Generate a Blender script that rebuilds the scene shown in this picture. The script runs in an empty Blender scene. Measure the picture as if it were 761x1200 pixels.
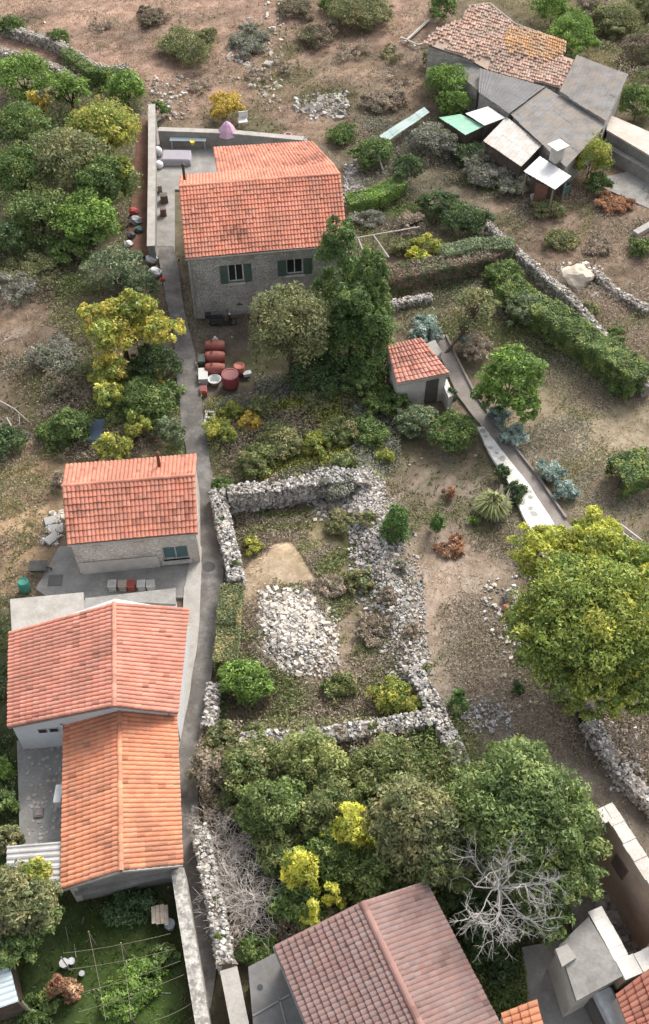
import bpy, bmesh, math, random
import numpy as np
from mathutils import Vector
random.seed(7)
RNG = np.random.default_rng(11)
SC = bpy.context.scene
COL = SC.collection
# ------------------------------------------------------------------ camera
H, ELEV, FPX = 45.0, math.radians(51.0), 1193.0      # height, look-down angle, focal length in photo pixels
cam = bpy.data.cameras.new('camera')
camo = bpy.data.objects.new('camera', cam); COL.objects.link(camo)
camo.location = (0, 0, H); camo.rotation_euler = (math.pi/2 - ELEV, 0, 0)
cam.sensor_fit = 'VERTICAL'; cam.angle = 2*math.atan(600/FPX)
cam.clip_start = 0.5; cam.clip_end = 3000
SC.camera = camo
# ------------------------------------------------------------------ world, sun, exposure
SUN_AZ, SUN_EL = math.radians(30), math.radians(43)   # azimuth clockwise from +Y
w = bpy.data.worlds.new('World'); SC.world = w; w.use_nodes = True
nt = w.node_tree; bg = nt.nodes['Background']
sky = nt.nodes.new('ShaderNodeTexSky'); sky.sky_type = 'NISHITA'; sky.sun_disc = False
sky.sun_elevation = SUN_EL; sky.sun_rotation = SUN_AZ; sky.dust_density = 4.0; sky.air_density = 1.0
hs = nt.nodes.new('ShaderNodeHueSaturation'); hs.inputs['Saturation'].default_value = 0.35
nt.links.new(sky.outputs[0], hs.inputs['Color']); nt.links.new(hs.outputs[0], bg.inputs[0])
bg.inputs[1].default_value = 0.15
sl = bpy.data.lights.new('sun', 'SUN'); sl.energy = 1.6; sl.angle = math.radians(18); sl.color = (1, .95, .87)
so = bpy.data.objects.new('sun', sl); COL.objects.link(so)
sd = Vector((math.sin(SUN_AZ)*math.cos(SUN_EL), math.cos(SUN_AZ)*math.cos(SUN_EL), math.sin(SUN_EL)))
so.rotation_euler = (-sd).to_track_quat('-Z', 'Y').to_euler(); so.location = sd*120
SC.view_settings.view_transform = 'Standard'; SC.view_settings.look = 'None'
SC.view_settings.gamma = 1; SC.view_settings.use_curve_mapping = False
SC.view_settings.exposure = 1.0
SC.render.engine = 'CYCLES'
SC.cycles.max_bounces = 6; SC.cycles.diffuse_bounces = 3; SC.cycles.transparent_max_bounces = 6
SC.cycles.caustics_reflective = False; SC.cycles.caustics_refractive = False

# ------------------------------------------------------------------ survey: photo pixel -> place on a level plane
FW = np.array((0, math.cos(ELEV), -math.sin(ELEV))); UP = np.array((0, math.sin(ELEV), math.cos(ELEV))); RT = np.array((1., 0, 0))
CP = np.array((0, 0, H))
def P(px, py, z=0.0):
    d = FW + (px-380.5)/FPX*RT + (600-py)/FPX*UP
    return CP + d*((z-H)/d[2])
def PPM(p):                                            # pixels per metre there
    return FPX/np.dot(np.asarray(p)-CP, FW)
def proj(p):
    d = np.asarray(p)-CP; k = FPX/np.dot(d, FW)
    return 380.5+np.dot(d, RT)*k, 600-np.dot(d, UP)*k
def rise(base, ppx, pitch, z0):                        # height of pixel ppx so that the slope from 3D point base has this pitch
    lo, hi = z0, z0+8
    for _ in range(40):
        m = (lo+hi)/2; q = P(*ppx, m)
        if (m-z0) < math.tan(pitch)*math.hypot(q[0]-base[0], q[1]-base[1]): lo = m
        else: hi = m
    return m
# ------------------------------------------------------------------ mesh helpers
def tag(o, label=None, cat=None, group=None, kind=None):
    if label: o['label'] = label
    if cat: o['category'] = cat
    if group: o['group'] = group
    if kind: o['kind'] = kind
    return o
def empty(name, loc, label=None, cat=None, group=None):
    o = bpy.data.objects.new(name, None); COL.objects.link(o); o.location = [float(c) for c in loc]
    o.empty_display_size = .3
    return tag(o, label, cat, group)
def link(name, me, mat, parent=None):
    o = bpy.data.objects.new(name, me); COL.objects.link(o)
    if mat and not me.materials: me.materials.append(mat)
    if parent is not None:
        o.parent = parent; o.location = -np.array(world_loc(parent))
    return o
def world_loc(o):
    l = np.array(o.location)
    while o.parent is not None:
        o = o.parent; l = l+np.array(o.location)
    return l
def np_mesh(name, V, F, col=None, smooth=False):       # V (n,3); F (m,k) all with k corners; col (m,3) per face
    V = np.ascontiguousarray(V, np.float32); F = np.ascontiguousarray(F, np.int32); m, k = F.shape
    me = bpy.data.meshes.new(name)
    me.vertices.add(len(V)); me.vertices.foreach_set('co', V.ravel())
    me.loops.add(m*k); me.loops.foreach_set('vertex_index', F.ravel())
    me.polygons.add(m); me.polygons.foreach_set('loop_start', np.arange(m, dtype=np.int32)*k)
    me.polygons.foreach_set('use_smooth', np.full(m, smooth))
    me.update(calc_edges=True)
    if col is not None:
        a = me.attributes.new('Col', 'FLOAT_COLOR', 'FACE')
        c = np.ones((m, 4), np.float32); c[:, :3] = col; a.data.foreach_set('color', c.ravel())
    return me
class MB:                                              # collects polygons
    def __init__(s): s.v = []; s.f = []; s.c = []
    def poly(s, pts, c=None):
        n = len(s.v); s.v += [tuple(map(float, p)) for p in pts]; s.f.append(tuple(range(n, n+len(pts)))); s.c.append(c or (1, 1, 1))
    def hexa(s, b, t, c=None):                         # b, t: four corners each, same winding (ccw from above)
        n = len(s.v); s.v += [tuple(map(float, p)) for p in list(b)+list(t)]
        for f in ((3, 2, 1, 0), (4, 5, 6, 7), (0, 1, 5, 4), (1, 2, 6, 5), (2, 3, 7, 6), (3, 0, 4, 7)):
            s.f.append(tuple(n+i for i in f)); s.c.append(c or (1, 1, 1))
    def box(s, cen, size, rz=0, c=None, tilt=None):
        x, y, z = np.array(size)/2.; R = np.array(((math.cos(rz), -math.sin(rz), 0), (math.sin(rz), math.cos(rz), 0), (0, 0, 1)))
        if tilt:
            a, b = tilt
            R = R @ np.array(((1, 0, 0), (0, math.cos(a), -math.sin(a)), (0, math.sin(a), math.cos(a)))) @ np.array(((math.cos(b), 0, math.sin(b)), (0, 1, 0), (-math.sin(b), 0, math.cos(b))))
        q = lambda zz: [np.array(cen)+R@np.array(p) for p in ((-x, -y, zz), (x, -y, zz), (x, y, zz), (-x, y, zz))]
        s.hexa(q(-z), q(z), c)
    def prism(s, pts, z0, z1, c=None):                 # pts: 2D/3D polygon; z0,z1 heights (numbers or lists)
        n = len(s.v); k = len(pts)
        a = sum(pts[i][0]*pts[(i+1) % k][1]-pts[(i+1) % k][0]*pts[i][1] for i in range(k))
        if a < 0:
            pts = list(pts)[::-1]
            z0 = z0[::-1] if isinstance(z0, (list, tuple)) else z0; z1 = z1[::-1] if isinstance(z1, (list, tuple)) else z1
        g = lambda z, i: z[i] if isinstance(z, (list, tuple)) else z
        s.v += [(float(p[0]), float(p[1]), float(g(z0, i))) for i, p in enumerate(pts)]+[(float(p[0]), float(p[1]), float(g(z1, i))) for i, p in enumerate(pts)]
        s.f.append(tuple(range(n+k-1, n-1, -1))); s.f.append(tuple(range(n+k, n+2*k)))
        for i in range(k): s.f.append((n+i, n+(i+1) % k, n+k+(i+1) % k, n+k+i))
        s.c += [c or (1, 1, 1)]*(k+2)
    def lathe(s, cen, prof, seg=16, c=None):
        n = len(s.v); cen = np.array(cen)
        for r, z in prof:
            for k in range(seg):
                a = 2*math.pi*k/seg; s.v.append(tuple(map(float, cen+np.array((r*math.cos(a), r*math.sin(a), z)))))
        for i in range(len(prof)-1):
            for k in range(seg):
                s.f.append((n+i*seg+k, n+i*seg+(k+1) % seg, n+(i+1)*seg+(k+1) % seg, n+(i+1)*seg+k)); s.c.append(c or (1, 1, 1))
        s.f.append(tuple(range(n+seg-1, n-1, -1))); s.f.append(tuple(range(n+(len(prof)-1)*seg, n+len(prof)*seg))); s.c += [c or (1, 1, 1)]*2
    def tube(s, a, b, r, seg=6, r2=None, c=None):
        V, F = tubes_np([(a, b, r, r if r2 is None else r2)], seg); n = len(s.v)
        s.v += [tuple(map(float, p)) for p in V]
        for f in F: s.f.append(tuple(int(i)+n for i in f)); s.c.append(c or (1, 1, 1))
    def build(s, name, mat, parent=None, bevel=0, smooth=False):
        me = bpy.data.meshes.new(name); me.from_pydata(s.v, [], s.f)
        a = me.attributes.new('Col', 'FLOAT_COLOR', 'FACE')
        a.data.foreach_set('color', np.array([tuple(c)+(1,) for c in s.c], np.float32).ravel())
        if bevel:
            bm = bmesh.new(); bm.from_mesh(me)
            bmesh.ops.bevel(bm, geom=[e for e in bm.edges], offset=bevel, segments=1, affect='EDGES'); bm.to_mesh(me); bm.free()
        if smooth: me.polygons.foreach_set('use_smooth', np.ones(len(me.polygons), bool))
        me.update()
        return link(name, me, mat, parent)
def tubes_np(segs, sides=5):                           # segs: list of (p0, p1, r0, r1) -> V, F(quads)
    A = np.array([np.asarray(s[0], float) for s in segs]); B = np.array([np.asarray(s[1], float) for s in segs])
    r0 = np.array([s[2] for s in segs]); r1 = np.array([s[3] for s in segs])
    d = B-A; d /= np.linalg.norm(d, axis=1)[:, None]+1e-9
    ref = np.where(np.abs(d[:, 2:3]) < .9, np.array([[0, 0, 1.]]), np.array([[1., 0, 0]]))
    u = np.cross(d, ref); u /= np.linalg.norm(u, axis=1)[:, None]; v = np.cross(d, u)
    ang = np.arange(sides)*2*math.pi/sides
    ring = u[:, None, :]*np.cos(ang)[None, :, None]+v[:, None, :]*np.sin(ang)[None, :, None]
    V = np.concatenate((A[:, None, :]+ring*r0[:, None, None], B[:, None, :]+ring*r1[:, None, None]), 1).reshape(-1, 3)
    k = np.arange(sides); q = np.stack((k, k+sides, (k+1) % sides+sides, (k+1) % sides), 1)
    F = (np.arange(len(segs))[:, None, None]*2*sides+q[None]).reshape(-1, 4)
    return V, F
# ------------------------------------------------------------------ materials
def new_mat(name):
    m = bpy.data.materials.new(name); m.use_nodes = True; t = m.node_tree
    return m, t, t.nodes['Principled BSDF'], t.nodes.new, t.links.new
def surf(name, col, rough=.85, var=.35, scale=1.5, dark=(.5, .5, .5), bump=.3, bscale=12, vcol=False, stain=0, stain_col=(.1, .09, .08), metal=0, rnd=0, spec=.25):
    m, t, b, N, L = new_mat(name)
    geo = N('ShaderNodeNewGeometry')
    base = None
    if vcol:
        at = N('ShaderNodeAttribute'); at.attribute_name = 'Col'; base = at.outputs['Color']
        if col != (1, 1, 1):
            mu = N('ShaderNodeMix'); mu.data_type = 'RGBA'; mu.blend_type = 'MULTIPLY'; mu.inputs[0].default_value = 1
            L(base, mu.inputs[6]); mu.inputs[7].default_value = (*col, 1); base = mu.outputs[2]
    def noise(s, det=6):
        n = N('ShaderNodeTexNoise'); n.inputs['Scale'].default_value = s; n.inputs['Detail'].default_value = det; n.inputs['Roughness'].default_value = .65
        L(geo.outputs['Position'], n.inputs['Vector']); return n.outputs['Fac']
    def mix(f, a, bcol, mode='MIX'):
        x = N('ShaderNodeMix'); x.data_type = 'RGBA'; x.blend_type = mode
        L(f, x.inputs[0])
        if isinstance(a, tuple): x.inputs[6].default_value = (*a, 1)
        else: L(a, x.inputs[6])
        x.inputs[7].default_value = (*bcol, 1); return x.outputs[2]
    def ramp(f, lo, hi, top=1.0):
        r = N('ShaderNodeMapRange'); r.inputs[1].default_value = lo; r.inputs[2].default_value = hi; r.inputs[4].default_value = top
        L(f, r.inputs[0]); return r.outputs[0]
    c = base if base is not None else col
    c = mix(ramp(noise(scale), .38, .68, var*1.6), c, dark, 'MULTIPLY')
    c = mix(ramp(noise(scale*7), .35, .7, var), c, dark, 'MULTIPLY')
    if stain: c = mix(ramp(noise(scale*.7+.13, 9), .45, .58, stain), c, stain_col)
    if rnd:
        oi = N('ShaderNodeObjectInfo'); c = mix(ramp(oi.outputs['Random'], 0, 1, rnd), c, dark, 'MULTIPLY')
    L(c, b.inputs['Base Color'])
    b.inputs['Roughness'].default_value = rough; b.inputs['Metallic'].default_value = metal; b.inputs['Specular IOR Level'].default_value = spec
    if bump:
        bp = N('ShaderNodeBump'); bp.inputs['Strength'].default_value = bump; bp.inputs['Distance'].default_value = .05
        L(noise(bscale), bp.inputs['Height']); L(bp.outputs[0], b.inputs['Normal'])
    return m
def leaf_mat(name, trans=.3):
    m = bpy.data.materials.new(name); m.use_nodes = True; t = m.node_tree; N = t.nodes.new; L = t.links.new
    t.nodes.remove(t.nodes['Principled BSDF']); out = t.nodes['Material Output']
    at = N('ShaderNodeAttribute'); at.attribute_name = 'Col'
    d = N('ShaderNodeBsdfDiffuse'); tr = N('ShaderNodeBsdfTranslucent'); g = N('ShaderNodeBsdfGlossy'); g.inputs['Roughness'].default_value = .45
    g.inputs['Color'].default_value = (.8, .85, .8, 1)
    mx = N('ShaderNodeMixShader'); mx.inputs[0].default_value = trans
    m2 = N('ShaderNodeMixShader'); m2.inputs[0].default_value = .025
    L(at.outputs['Color'], d.inputs['Color']); L(at.outputs['Color'], tr.inputs['Color'])
    L(d.outputs[0], mx.inputs[1]); L(tr.outputs[0], mx.inputs[2]); L(mx.outputs[0], m2.inputs[1]); L(g.outputs[0], m2.inputs[2]); L(m2.outputs[0], out.inputs['Surface'])
    return m
def rubble_mat(name, c1, c2, joint, sx=3.2, sy=5.0):   # rough stone masonry, stones about 5 px
    m, t, b, N, L = new_mat(name)
    geo = N('ShaderNodeNewGeometry'); mp = N('ShaderNodeMapping'); mp.inputs['Scale'].default_value = (sx, sx, sy)
    L(geo.outputs['Position'], mp.inputs['Vector'])
    v = N('ShaderNodeTexVoronoi'); v.inputs['Scale'].default_value = 1; L(mp.outputs[0], v.inputs['Vector'])
    v2 = N('ShaderNodeTexVoronoi'); v2.feature = 'DISTANCE_TO_EDGE'; v2.inputs['Scale'].default_value = 1; L(mp.outputs[0], v2.inputs['Vector'])
    sp = N('ShaderNodeSeparateColor'); L(v.outputs['Color'], sp.inputs[0])
    x = N('ShaderNodeMix'); x.data_type = 'RGBA'; L(sp.outputs[0], x.inputs[0]); x.inputs[6].default_value = (*c1, 1); x.inputs[7].default_value = (*c2, 1)
    mr = N('ShaderNodeMapRange'); L(v2.outputs['Distance'], mr.inputs[0]); mr.inputs[1].default_value = .02; mr.inputs[2].default_value = .09
    y = N('ShaderNodeMix'); y.data_type = 'RGBA'; L(mr.outputs[0], y.inputs[0]); y.inputs[6].default_value = (*joint, 1); L(x.outputs[2], y.inputs[7])
    n = N('ShaderNodeTexNoise'); n.inputs['Scale'].default_value = .9; n.inputs['Detail'].default_value = 8; L(geo.outputs['Position'], n.inputs['Vector'])
    r2 = N('ShaderNodeMapRange'); L(n.outputs['Fac'], r2.inputs[0]); r2.inputs[1].default_value = .4; r2.inputs[2].default_value = .7; r2.inputs[4].default_value = .6
    z = N('ShaderNodeMix'); z.data_type = 'RGBA'; z.blend_type = 'MULTIPLY'; L(r2.outputs[0], z.inputs[0]); L(y.outputs[2], z.inputs[6]); z.inputs[7].default_value = (.55, .5, .45, 1)
    L(z.outputs[2], b.inputs['Base Color']); b.inputs['Roughness'].default_value = .9; b.inputs['Specular IOR Level'].default_value = .2
    bp = N('ShaderNodeBump'); bp.inputs['Strength'].default_value = .8; bp.inputs['Distance'].default_value = .06; L(mr.outputs[0], bp.inputs['Height']); L(bp.outputs[0], b.inputs['Normal'])
    return m
M = dict(
    ground=surf('earth', (1, 1, 1), .95, .6, .8, (.5, .47, .42), .7, 5, vcol=True, spec=.1),
    tile=surf('clay_tile', (1, 1, 1), .8, .28, .7, (.62, .55, .52), .25, 25, vcol=True, stain=.35, stain_col=(.22, .12, .085)),
    tile_old=surf('weathered_tile', (1, 1, 1), .9, .45, .9, (.55, .5, .48), .4, 18, vcol=True, stain=.5, stain_col=(.3, .25, .2)),
    tile_brown=surf('brown_tile', (1, 1, 1), .85, .3, .8, (.65, .6, .6), .25, 20, vcol=True, stain=.25, stain_col=(.2, .16, .15)),
    stone=surf('limestone', (1, 1, 1), .9, .35, 2.0, (.6, .57, .54), .5, 9, vcol=True),
    stone1=surf('limestone_block', (.52, .48, .44), .9, .4, 2.0, (.55, .53, .5), .5, 9, rnd=.9),
    stone2=surf('pale_limestone_block', (.70, .65, .58), .9, .3, 2.0, (.62, .58, .54), .5, 9, rnd=.7),
    mortar=surf('wall_core', (.30, .27, .24), .95, .5, 1.2, (.5, .48, .45), .6, 7),
    rubble=rubble_mat('stone_masonry', (.44, .42, .39), (.60, .575, .54), (.34, .32, .30), 5.6, 8.0),
    rubble2=rubble_mat('pale_stone_masonry', (.62, .55, .48), (.72, .66, .60), (.56, .5, .45), 4.2, 6.0),
    plaster=surf('plaster', (.62, .59, .55), .9, .35, .7, (.6, .57, .54), .25, 14, stain=.4, stain_col=(.36, .33, .3)),
    white=surf('white_plaster', (.66, .67, .68), .85, .3, .8, (.75, .75, .75), .15, 14, stain=.3, stain_col=(.5, .5, .48)),
    ruin_white=surf('old_white_plaster', (.70, .68, .64), .9, .35, 1.2, (.65, .62, .58), .4, 8, stain=.4, stain_col=(.45, .42, .38)),
    beige=surf('beige_plaster', (.52, .40, .31), .9, .35, .7, (.62, .57, .53), .3, 10, stain=.35, stain_col=(.32, .24, .2)),
    whitewash=surf('mottled_whitewash', (.60, .58, .54), .9, .6, 4.5, (.45, .43, .4), .5, 9, stain=.8, stain_col=(.17, .155, .14)),
    concrete=surf('concrete', (.33, .32, .30), .9, .55, .9, (.6, .58, .56), .3, 12, stain=.35, stain_col=(.2, .19, .175)),
    concrete_pale=surf('pale_concrete', (.42, .40, .37), .9, .5, 1.4, (.65, .62, .58), .3, 12, stain=.35, stain_col=(.32, .3, .27)),
    concrete_dark=surf('dark_concrete', (.20, .195, .19), .9, .4, .7, (.6, .58, .56), .3, 12, stain=.35, stain_col=(.10, .1, .095)),
    asphalt=surf('alley_paving', (.23, .215, .20), .9, .6, 1.1, (.5, .48, .47), .35, 16, stain=.65, stain_col=(.095, .088, .08)),
    paving=surf('patio_mortar', (.29, .28, .265), .9, .4, 1., (.55, .55, .52), .4, 12),
    path=surf('path_concrete', (.28, .25, .23), .9, .4, .8, (.6, .57, .54), .3, 12, stain=.4, stain_col=(.16, .14, .12)),
    fibre=surf('fibre_cement', (.27, .26, .25), .9, .55, 1.2, (.6, .58, .56), .2, 12, stain=.55, stain_col=(.28, .22, .17)),
    tin=surf('painted_tin', (.52, .51, .49), .6, .4, 1.3, (.6, .57, .52), .1, 12, stain=.75, stain_col=(.36, .30, .25)),
    tin_clean=surf('clean_white_tin', (.60, .60, .59), .5, .25, 1.2, (.7, .7, .7), .05, 12, stain=.3, stain_col=(.45, .43, .4)),
    tin_blue=surf('pale_blue_tin', (.55, .64, .66), .5, .3, .8, (.7, .7, .7), .05, 12, stain=.3, stain_col=(.4, .42, .4)),
    plastic_green=surf('green_plastic_sheet', (.25, .48, .35), .5, .35, 1, (.7, .8, .7), .05, 12, stain=.3, stain_col=(.5, .6, .52)),
    wood=surf('weathered_wood', (.34, .29, .24), .9, .45, 3, (.5, .48, .45), .3, 20),
    wood_dark=surf('dark_wood', (.13, .10, .08), .9, .45, 3, (.5, .48, .45), .3, 20),
    bark=surf('bark', (.14, .11, .085), .95, .5, 4, (.5, .48, .45), .5, 20),
    deadwood=surf('bleached_wood', (.42, .385, .35), .9, .4, 4, (.6, .58, .55), .2, 20),
    bleached=surf('white_bare_wood', (.54, .515, .48), .9, .45, 3, (.55, .53, .5), .2, 20),
    straw_twig=surf('pale_twigs', (.66, .60, .545), .9, .3, 4, (.65, .62, .6), .2, 20),
    deadwood2=surf('grey_twigs', (.30, .255, .225), .9, .4, 4, (.6, .58, .55), .2, 20),
    paint=surf('paint', (1, 1, 1), .6, .4, 2.5, (.62, .6, .57), .08, 10, vcol=True, spec=.35, stain=.22, stain_col=(.2, .17, .14)),
    cloth=surf('cloth', (1, 1, 1), .9, .25, 2.5, (.7, .7, .7), .15, 10, vcol=True),
    iron=surf('dark_iron', (.035, .035, .037), .6, .3, 3, (.6, .6, .6), .1, 20, spec=.5),
    rust=surf('rusty_pipe', (.16, .075, .045), .85, .4, 5, (.6, .6, .6), .2, 20),
    leaf=leaf_mat('leaf', .32), dry=leaf_mat('dry_blade', .2),
)
gm, gt, gb, GN, GL = new_mat('dark_glass'); gb.inputs['Base Color'].default_value = (.02, .025, .028, 1); gb.inputs['Roughness'].default_value = .12
M['glass'] = gm
gm, gt, gb, GN, GL = new_mat('teal_glass'); gb.inputs['Base Color'].default_value = (.09, .16, .165, 1); gb.inputs['Roughness'].default_value = .2
M['glass_teal'] = gm

# ------------------------------------------------------------------ ground: height and colour by place
def world_poly(px, z=0): return np.array([P(x, y, z)[:2] for x, y in px])
def inside_soft(poly, X, Y, soft):                     # 0..1, soft edge in metres
    ins = np.zeros(X.shape, bool); dist = np.full(X.shape, 1e9); n = len(poly)
    for i in range(n):
        x1, y1 = poly[i]; x2, y2 = poly[(i+1) % n]
        if y1 != y2: ins ^= ((y1 > Y) != (y2 > Y)) & (X < (x2-x1)*(Y-y1)/(y2-y1)+x1)
        dx, dy = x2-x1, y2-y1; t = np.clip(((X-x1)*dx+(Y-y1)*dy)/(dx*dx+dy*dy+1e-9), 0, 1)
        dist = np.minimum(dist, np.hypot(X-x1-t*dx, Y-y1-t*dy))
    s = np.where(ins, dist, -dist)
    return np.clip(s/soft*.5+.5, 0, 1)
_NK = [(RNG.normal(size=2)*f, RNG.uniform(0, 6.28), a) for f, a in ((.12, 1), (.2, .9), (.33, .8), (.5, .6), (.8, .5), (1.3, .4), (2.1, .3), (3.3, .22)) for _ in range(4)]
def wob(X, Y, lo=0, hi=32, off=0.):                    # smooth pseudo noise about -1..1
    s = 0; tot = 0
    for k, ph, a in _NK[lo:hi]: s = s+a*np.sin(X*k[0]+Y*k[1]+ph+off); tot += a*a
    return s/math.sqrt(tot*.5)/1.6
YARD_Z = .5
YARD = world_poly([(-60, 862), (80, 850), (140, 900), (206, 1000), (232, 1215), (-60, 1215)], YARD_Z)
ZONES = [  # outline in the photo, colour, softness, patchiness
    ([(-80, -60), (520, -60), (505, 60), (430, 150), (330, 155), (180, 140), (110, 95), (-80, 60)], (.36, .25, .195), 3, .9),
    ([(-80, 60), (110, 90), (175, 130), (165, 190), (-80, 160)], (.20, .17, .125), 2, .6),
    ([(330, 60), (500, 40), (520, 130), (440, 170), (370, 150)], (.27, .20, .15), 2.5, 1.),
    ([(480, -60), (850, -60), (850, 120), (700, 130), (600, 20)], (.17, .15, .085), 3, .8),
    ([(-80, 300), (90, 310), (100, 400), (60, 520), (-80, 520)], (.24, .18, .135), 2.5, .9),
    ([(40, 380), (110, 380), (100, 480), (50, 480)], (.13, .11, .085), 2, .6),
    ([(-80, 520), (62, 530), (72, 600), (50, 680), (-80, 730)], (.40, .285, .185), 1.5, .8),
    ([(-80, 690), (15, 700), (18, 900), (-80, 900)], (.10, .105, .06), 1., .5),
    ([(225, 375), (300, 375), (320, 440), (330, 480), (240, 480)], (.15, .125, .105), 1., .5),
    ([(242, 465), (340, 455), (455, 470), (450, 545), (260, 560)], (.16, .155, .085), 1.2, .9),
    ([(400, 120), (560, 150), (640, 280), (600, 320), (420, 300)], (.155, .135, .10), 2, .9),
    ([(560, 210), (720, 190), (850, 220), (850, 400), (740, 420), (610, 300)], (.22, .165, .125), 2, 1.),
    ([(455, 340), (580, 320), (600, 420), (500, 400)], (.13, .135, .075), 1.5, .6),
    ([(590, 370), (640, 390), (770, 470), (850, 560), (850, 620), (640, 620), (590, 520), (560, 470)], (.30, .25, .18), 1.5, .9),
    ([(600, 370), (650, 380), (760, 455), (740, 480), (640, 450), (600, 430)], (.125, .14, .075), 1.5, .7),  # hedge's shadow on the lawn, painted dark green into the ground colour
    ([(275, 590), (415, 590), (480, 760), (500, 830), (290, 860), (280, 700)], (.26, .21, .16), 1.2, 1.),
    ([(285, 590), (350, 590), (420, 600), (430, 680), (400, 690), (290, 640)], (.15, .14, .075), 1., .8),
    ([(300, 665), (315, 625), (348, 625), (372, 668), (405, 685), (400, 702), (340, 698), (300, 690)], (.68, .53, .375), 1.5, .4),
    ([(450, 540), (600, 540), (650, 600), (600, 660), (560, 760), (520, 830), (480, 740), (470, 640), (440, 590)], (.35, .28, .225), 1.2, .9),
    ([(560, 690), (620, 760), (700, 860), (761, 940), (850, 1000), (850, 1100), (640, 960), (520, 880), (520, 800)], (.26, .225, .185), 1.2, .8),
    ([(640, 800), (850, 800), (850, 1000), (740, 930), (700, 870)], (.16, .14, .115), 1.2, .8),
    ([(215, 880), (520, 850), (560, 950), (600, 1060), (330, 1110), (270, 1120), (225, 960)], (.085, .085, .045), 1.2, .6),
    ([(500, 1040), (640, 1060), (640, 1215), (600, 1215)], (.07, .075, .045), 1., .6),
]
ZONES = [(world_poly(p), np.array(c), s, q) for p, c, s, q in ZONES]
ZONES.append((YARD, np.array((.05, .075, .026)), 1.2, .9))  # yard grass, with the shade lying there darkened into its colour
ZONES.append((world_poly([(100, 1100), (190, 1090), (190, 1195), (110, 1195)], YARD_Z), np.array((.085, .135, .035)), 1.6, .9))
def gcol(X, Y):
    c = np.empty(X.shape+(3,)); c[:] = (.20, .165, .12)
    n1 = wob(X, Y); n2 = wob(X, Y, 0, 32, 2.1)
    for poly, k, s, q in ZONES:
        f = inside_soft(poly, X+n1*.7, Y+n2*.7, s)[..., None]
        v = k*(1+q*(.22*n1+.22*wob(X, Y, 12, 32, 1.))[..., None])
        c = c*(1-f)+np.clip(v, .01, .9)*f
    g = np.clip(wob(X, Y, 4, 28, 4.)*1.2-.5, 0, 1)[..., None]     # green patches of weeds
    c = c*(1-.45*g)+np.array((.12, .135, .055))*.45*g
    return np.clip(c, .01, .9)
MOUND = P(345, 665)[:2]; HEAP = P(345, 748)[:2]; BAND = world_poly([(425, 560), (445, 650), (470, 745), (500, 815)])
def ghgt(X, Y):
    z = .07*wob(X, Y, 0, 24)+.03*wob(X, Y, 12, 32, 1.)
    z = z+YARD_Z*inside_soft(YARD, X, Y, .3)
    z = z+.55*np.exp(-(((X-MOUND[0])/1.7)**2+((Y-MOUND[1])/1.5)**2))
    z = z+.75*np.exp(-(((X-HEAP[0])/1.9)**2+((Y-HEAP[1])/2.0)**2))
    d = np.full(np.shape(X), 1e9)
    for i in range(3):
        (x1, y1), (x2, y2) = BAND[i], BAND[i+1]; dx, dy = x2-x1, y2-y1
        t = np.clip(((X-x1)*dx+(Y-y1)*dy)/(dx*dx+dy*dy), 0, 1); d = np.minimum(d, np.hypot(X-x1-t*dx, Y-y1-t*dy))
    z = z+.7*np.exp(-(d/1.0)**2)
    return z
def gz(x, y): return float(ghgt(np.array([x]), np.array([y]))[0])
xs = np.concatenate((np.array((-900, -500, -250, -120, -80, -60)), np.arange(-48, 48.01, .36), np.array((60, 80, 120, 250, 500, 900))))
ys = np.concatenate((np.array((-300, -100, -30, -5)), np.arange(4, 112, .36), np.array((120, 140, 180, 260, 500, 1200))))
GX, GY = np.meshgrid(xs, ys); GZ = ghgt(GX, GY); nx, ny = len(xs), len(ys)
idx = np.arange(nx*ny).reshape(ny, nx)
F = np.stack((idx[:-1, :-1], idx[:-1, 1:], idx[1:, 1:], idx[1:, :-1]), -1).reshape(-1, 4)
me = np_mesh('ground', np.stack((GX, GY, GZ), -1).reshape(-1, 3), F, None, True)
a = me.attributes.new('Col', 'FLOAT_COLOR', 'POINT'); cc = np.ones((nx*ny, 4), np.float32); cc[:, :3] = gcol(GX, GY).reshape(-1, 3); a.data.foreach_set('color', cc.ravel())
tag(link('ground', me, M['ground']), 'dry brown hillside ground with earth and grass patches', kind='structure')

# ------------------------------------------------------------------ flat structures: alley, paths, yards
def strip(left, right, z, mat, name, label, th=.12, n=6):     # ribbon between two pixel polylines
    def dens(p):
        q = []
        for (a, b) in zip(p[:-1], p[1:]):
            for t in range(n): q.append((a[0]+(b[0]-a[0])*t/n, a[1]+(b[1]-a[1])*t/n))
        return q+[p[-1]]
    Lq = [P(x, y, z) for x, y in dens(left)]; Rq = [P(x, y, z) for x, y in dens(right)]; m = MB()
    for i in range(len(Lq)):
        k = .04*(wob(Lq[i][0], Lq[i][1], 16, 32)); Lq[i] = Lq[i]+np.array((k, 0, 0))
        k = .04*(wob(Rq[i][0], Rq[i][1], 16, 32)); Rq[i] = Rq[i]+np.array((k, 0, 0))
    dn = np.array((0, 0, th))
    for i in range(len(Lq)-1):
        a, b, c, d = Lq[i], Rq[i], Rq[i+1], Lq[i+1]
        m.poly((d, c, b, a) if np.cross(c-a, d-a)[2] < 0 else (a, b, c, d)); m.poly((a, d, d-dn, a-dn)); m.poly((c, b, b-dn, c-dn))
    m.poly((Lq[0], Rq[0], Rq[0]-dn, Lq[0]-dn)); m.poly((Lq[-1], Rq[-1], Rq[-1]-dn, Lq[-1]-dn))
    o = m.build(name, mat); return tag(o, label, kind='structure')
def slab(px, z, mat, name, label, th=.25, kind='structure'):
    pts = [P(x, y, z) for x, y in px]; m = MB(); m.prism(pts, z-th, z); o = m.build(name, mat); return tag(o, label, kind=kind)
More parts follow.
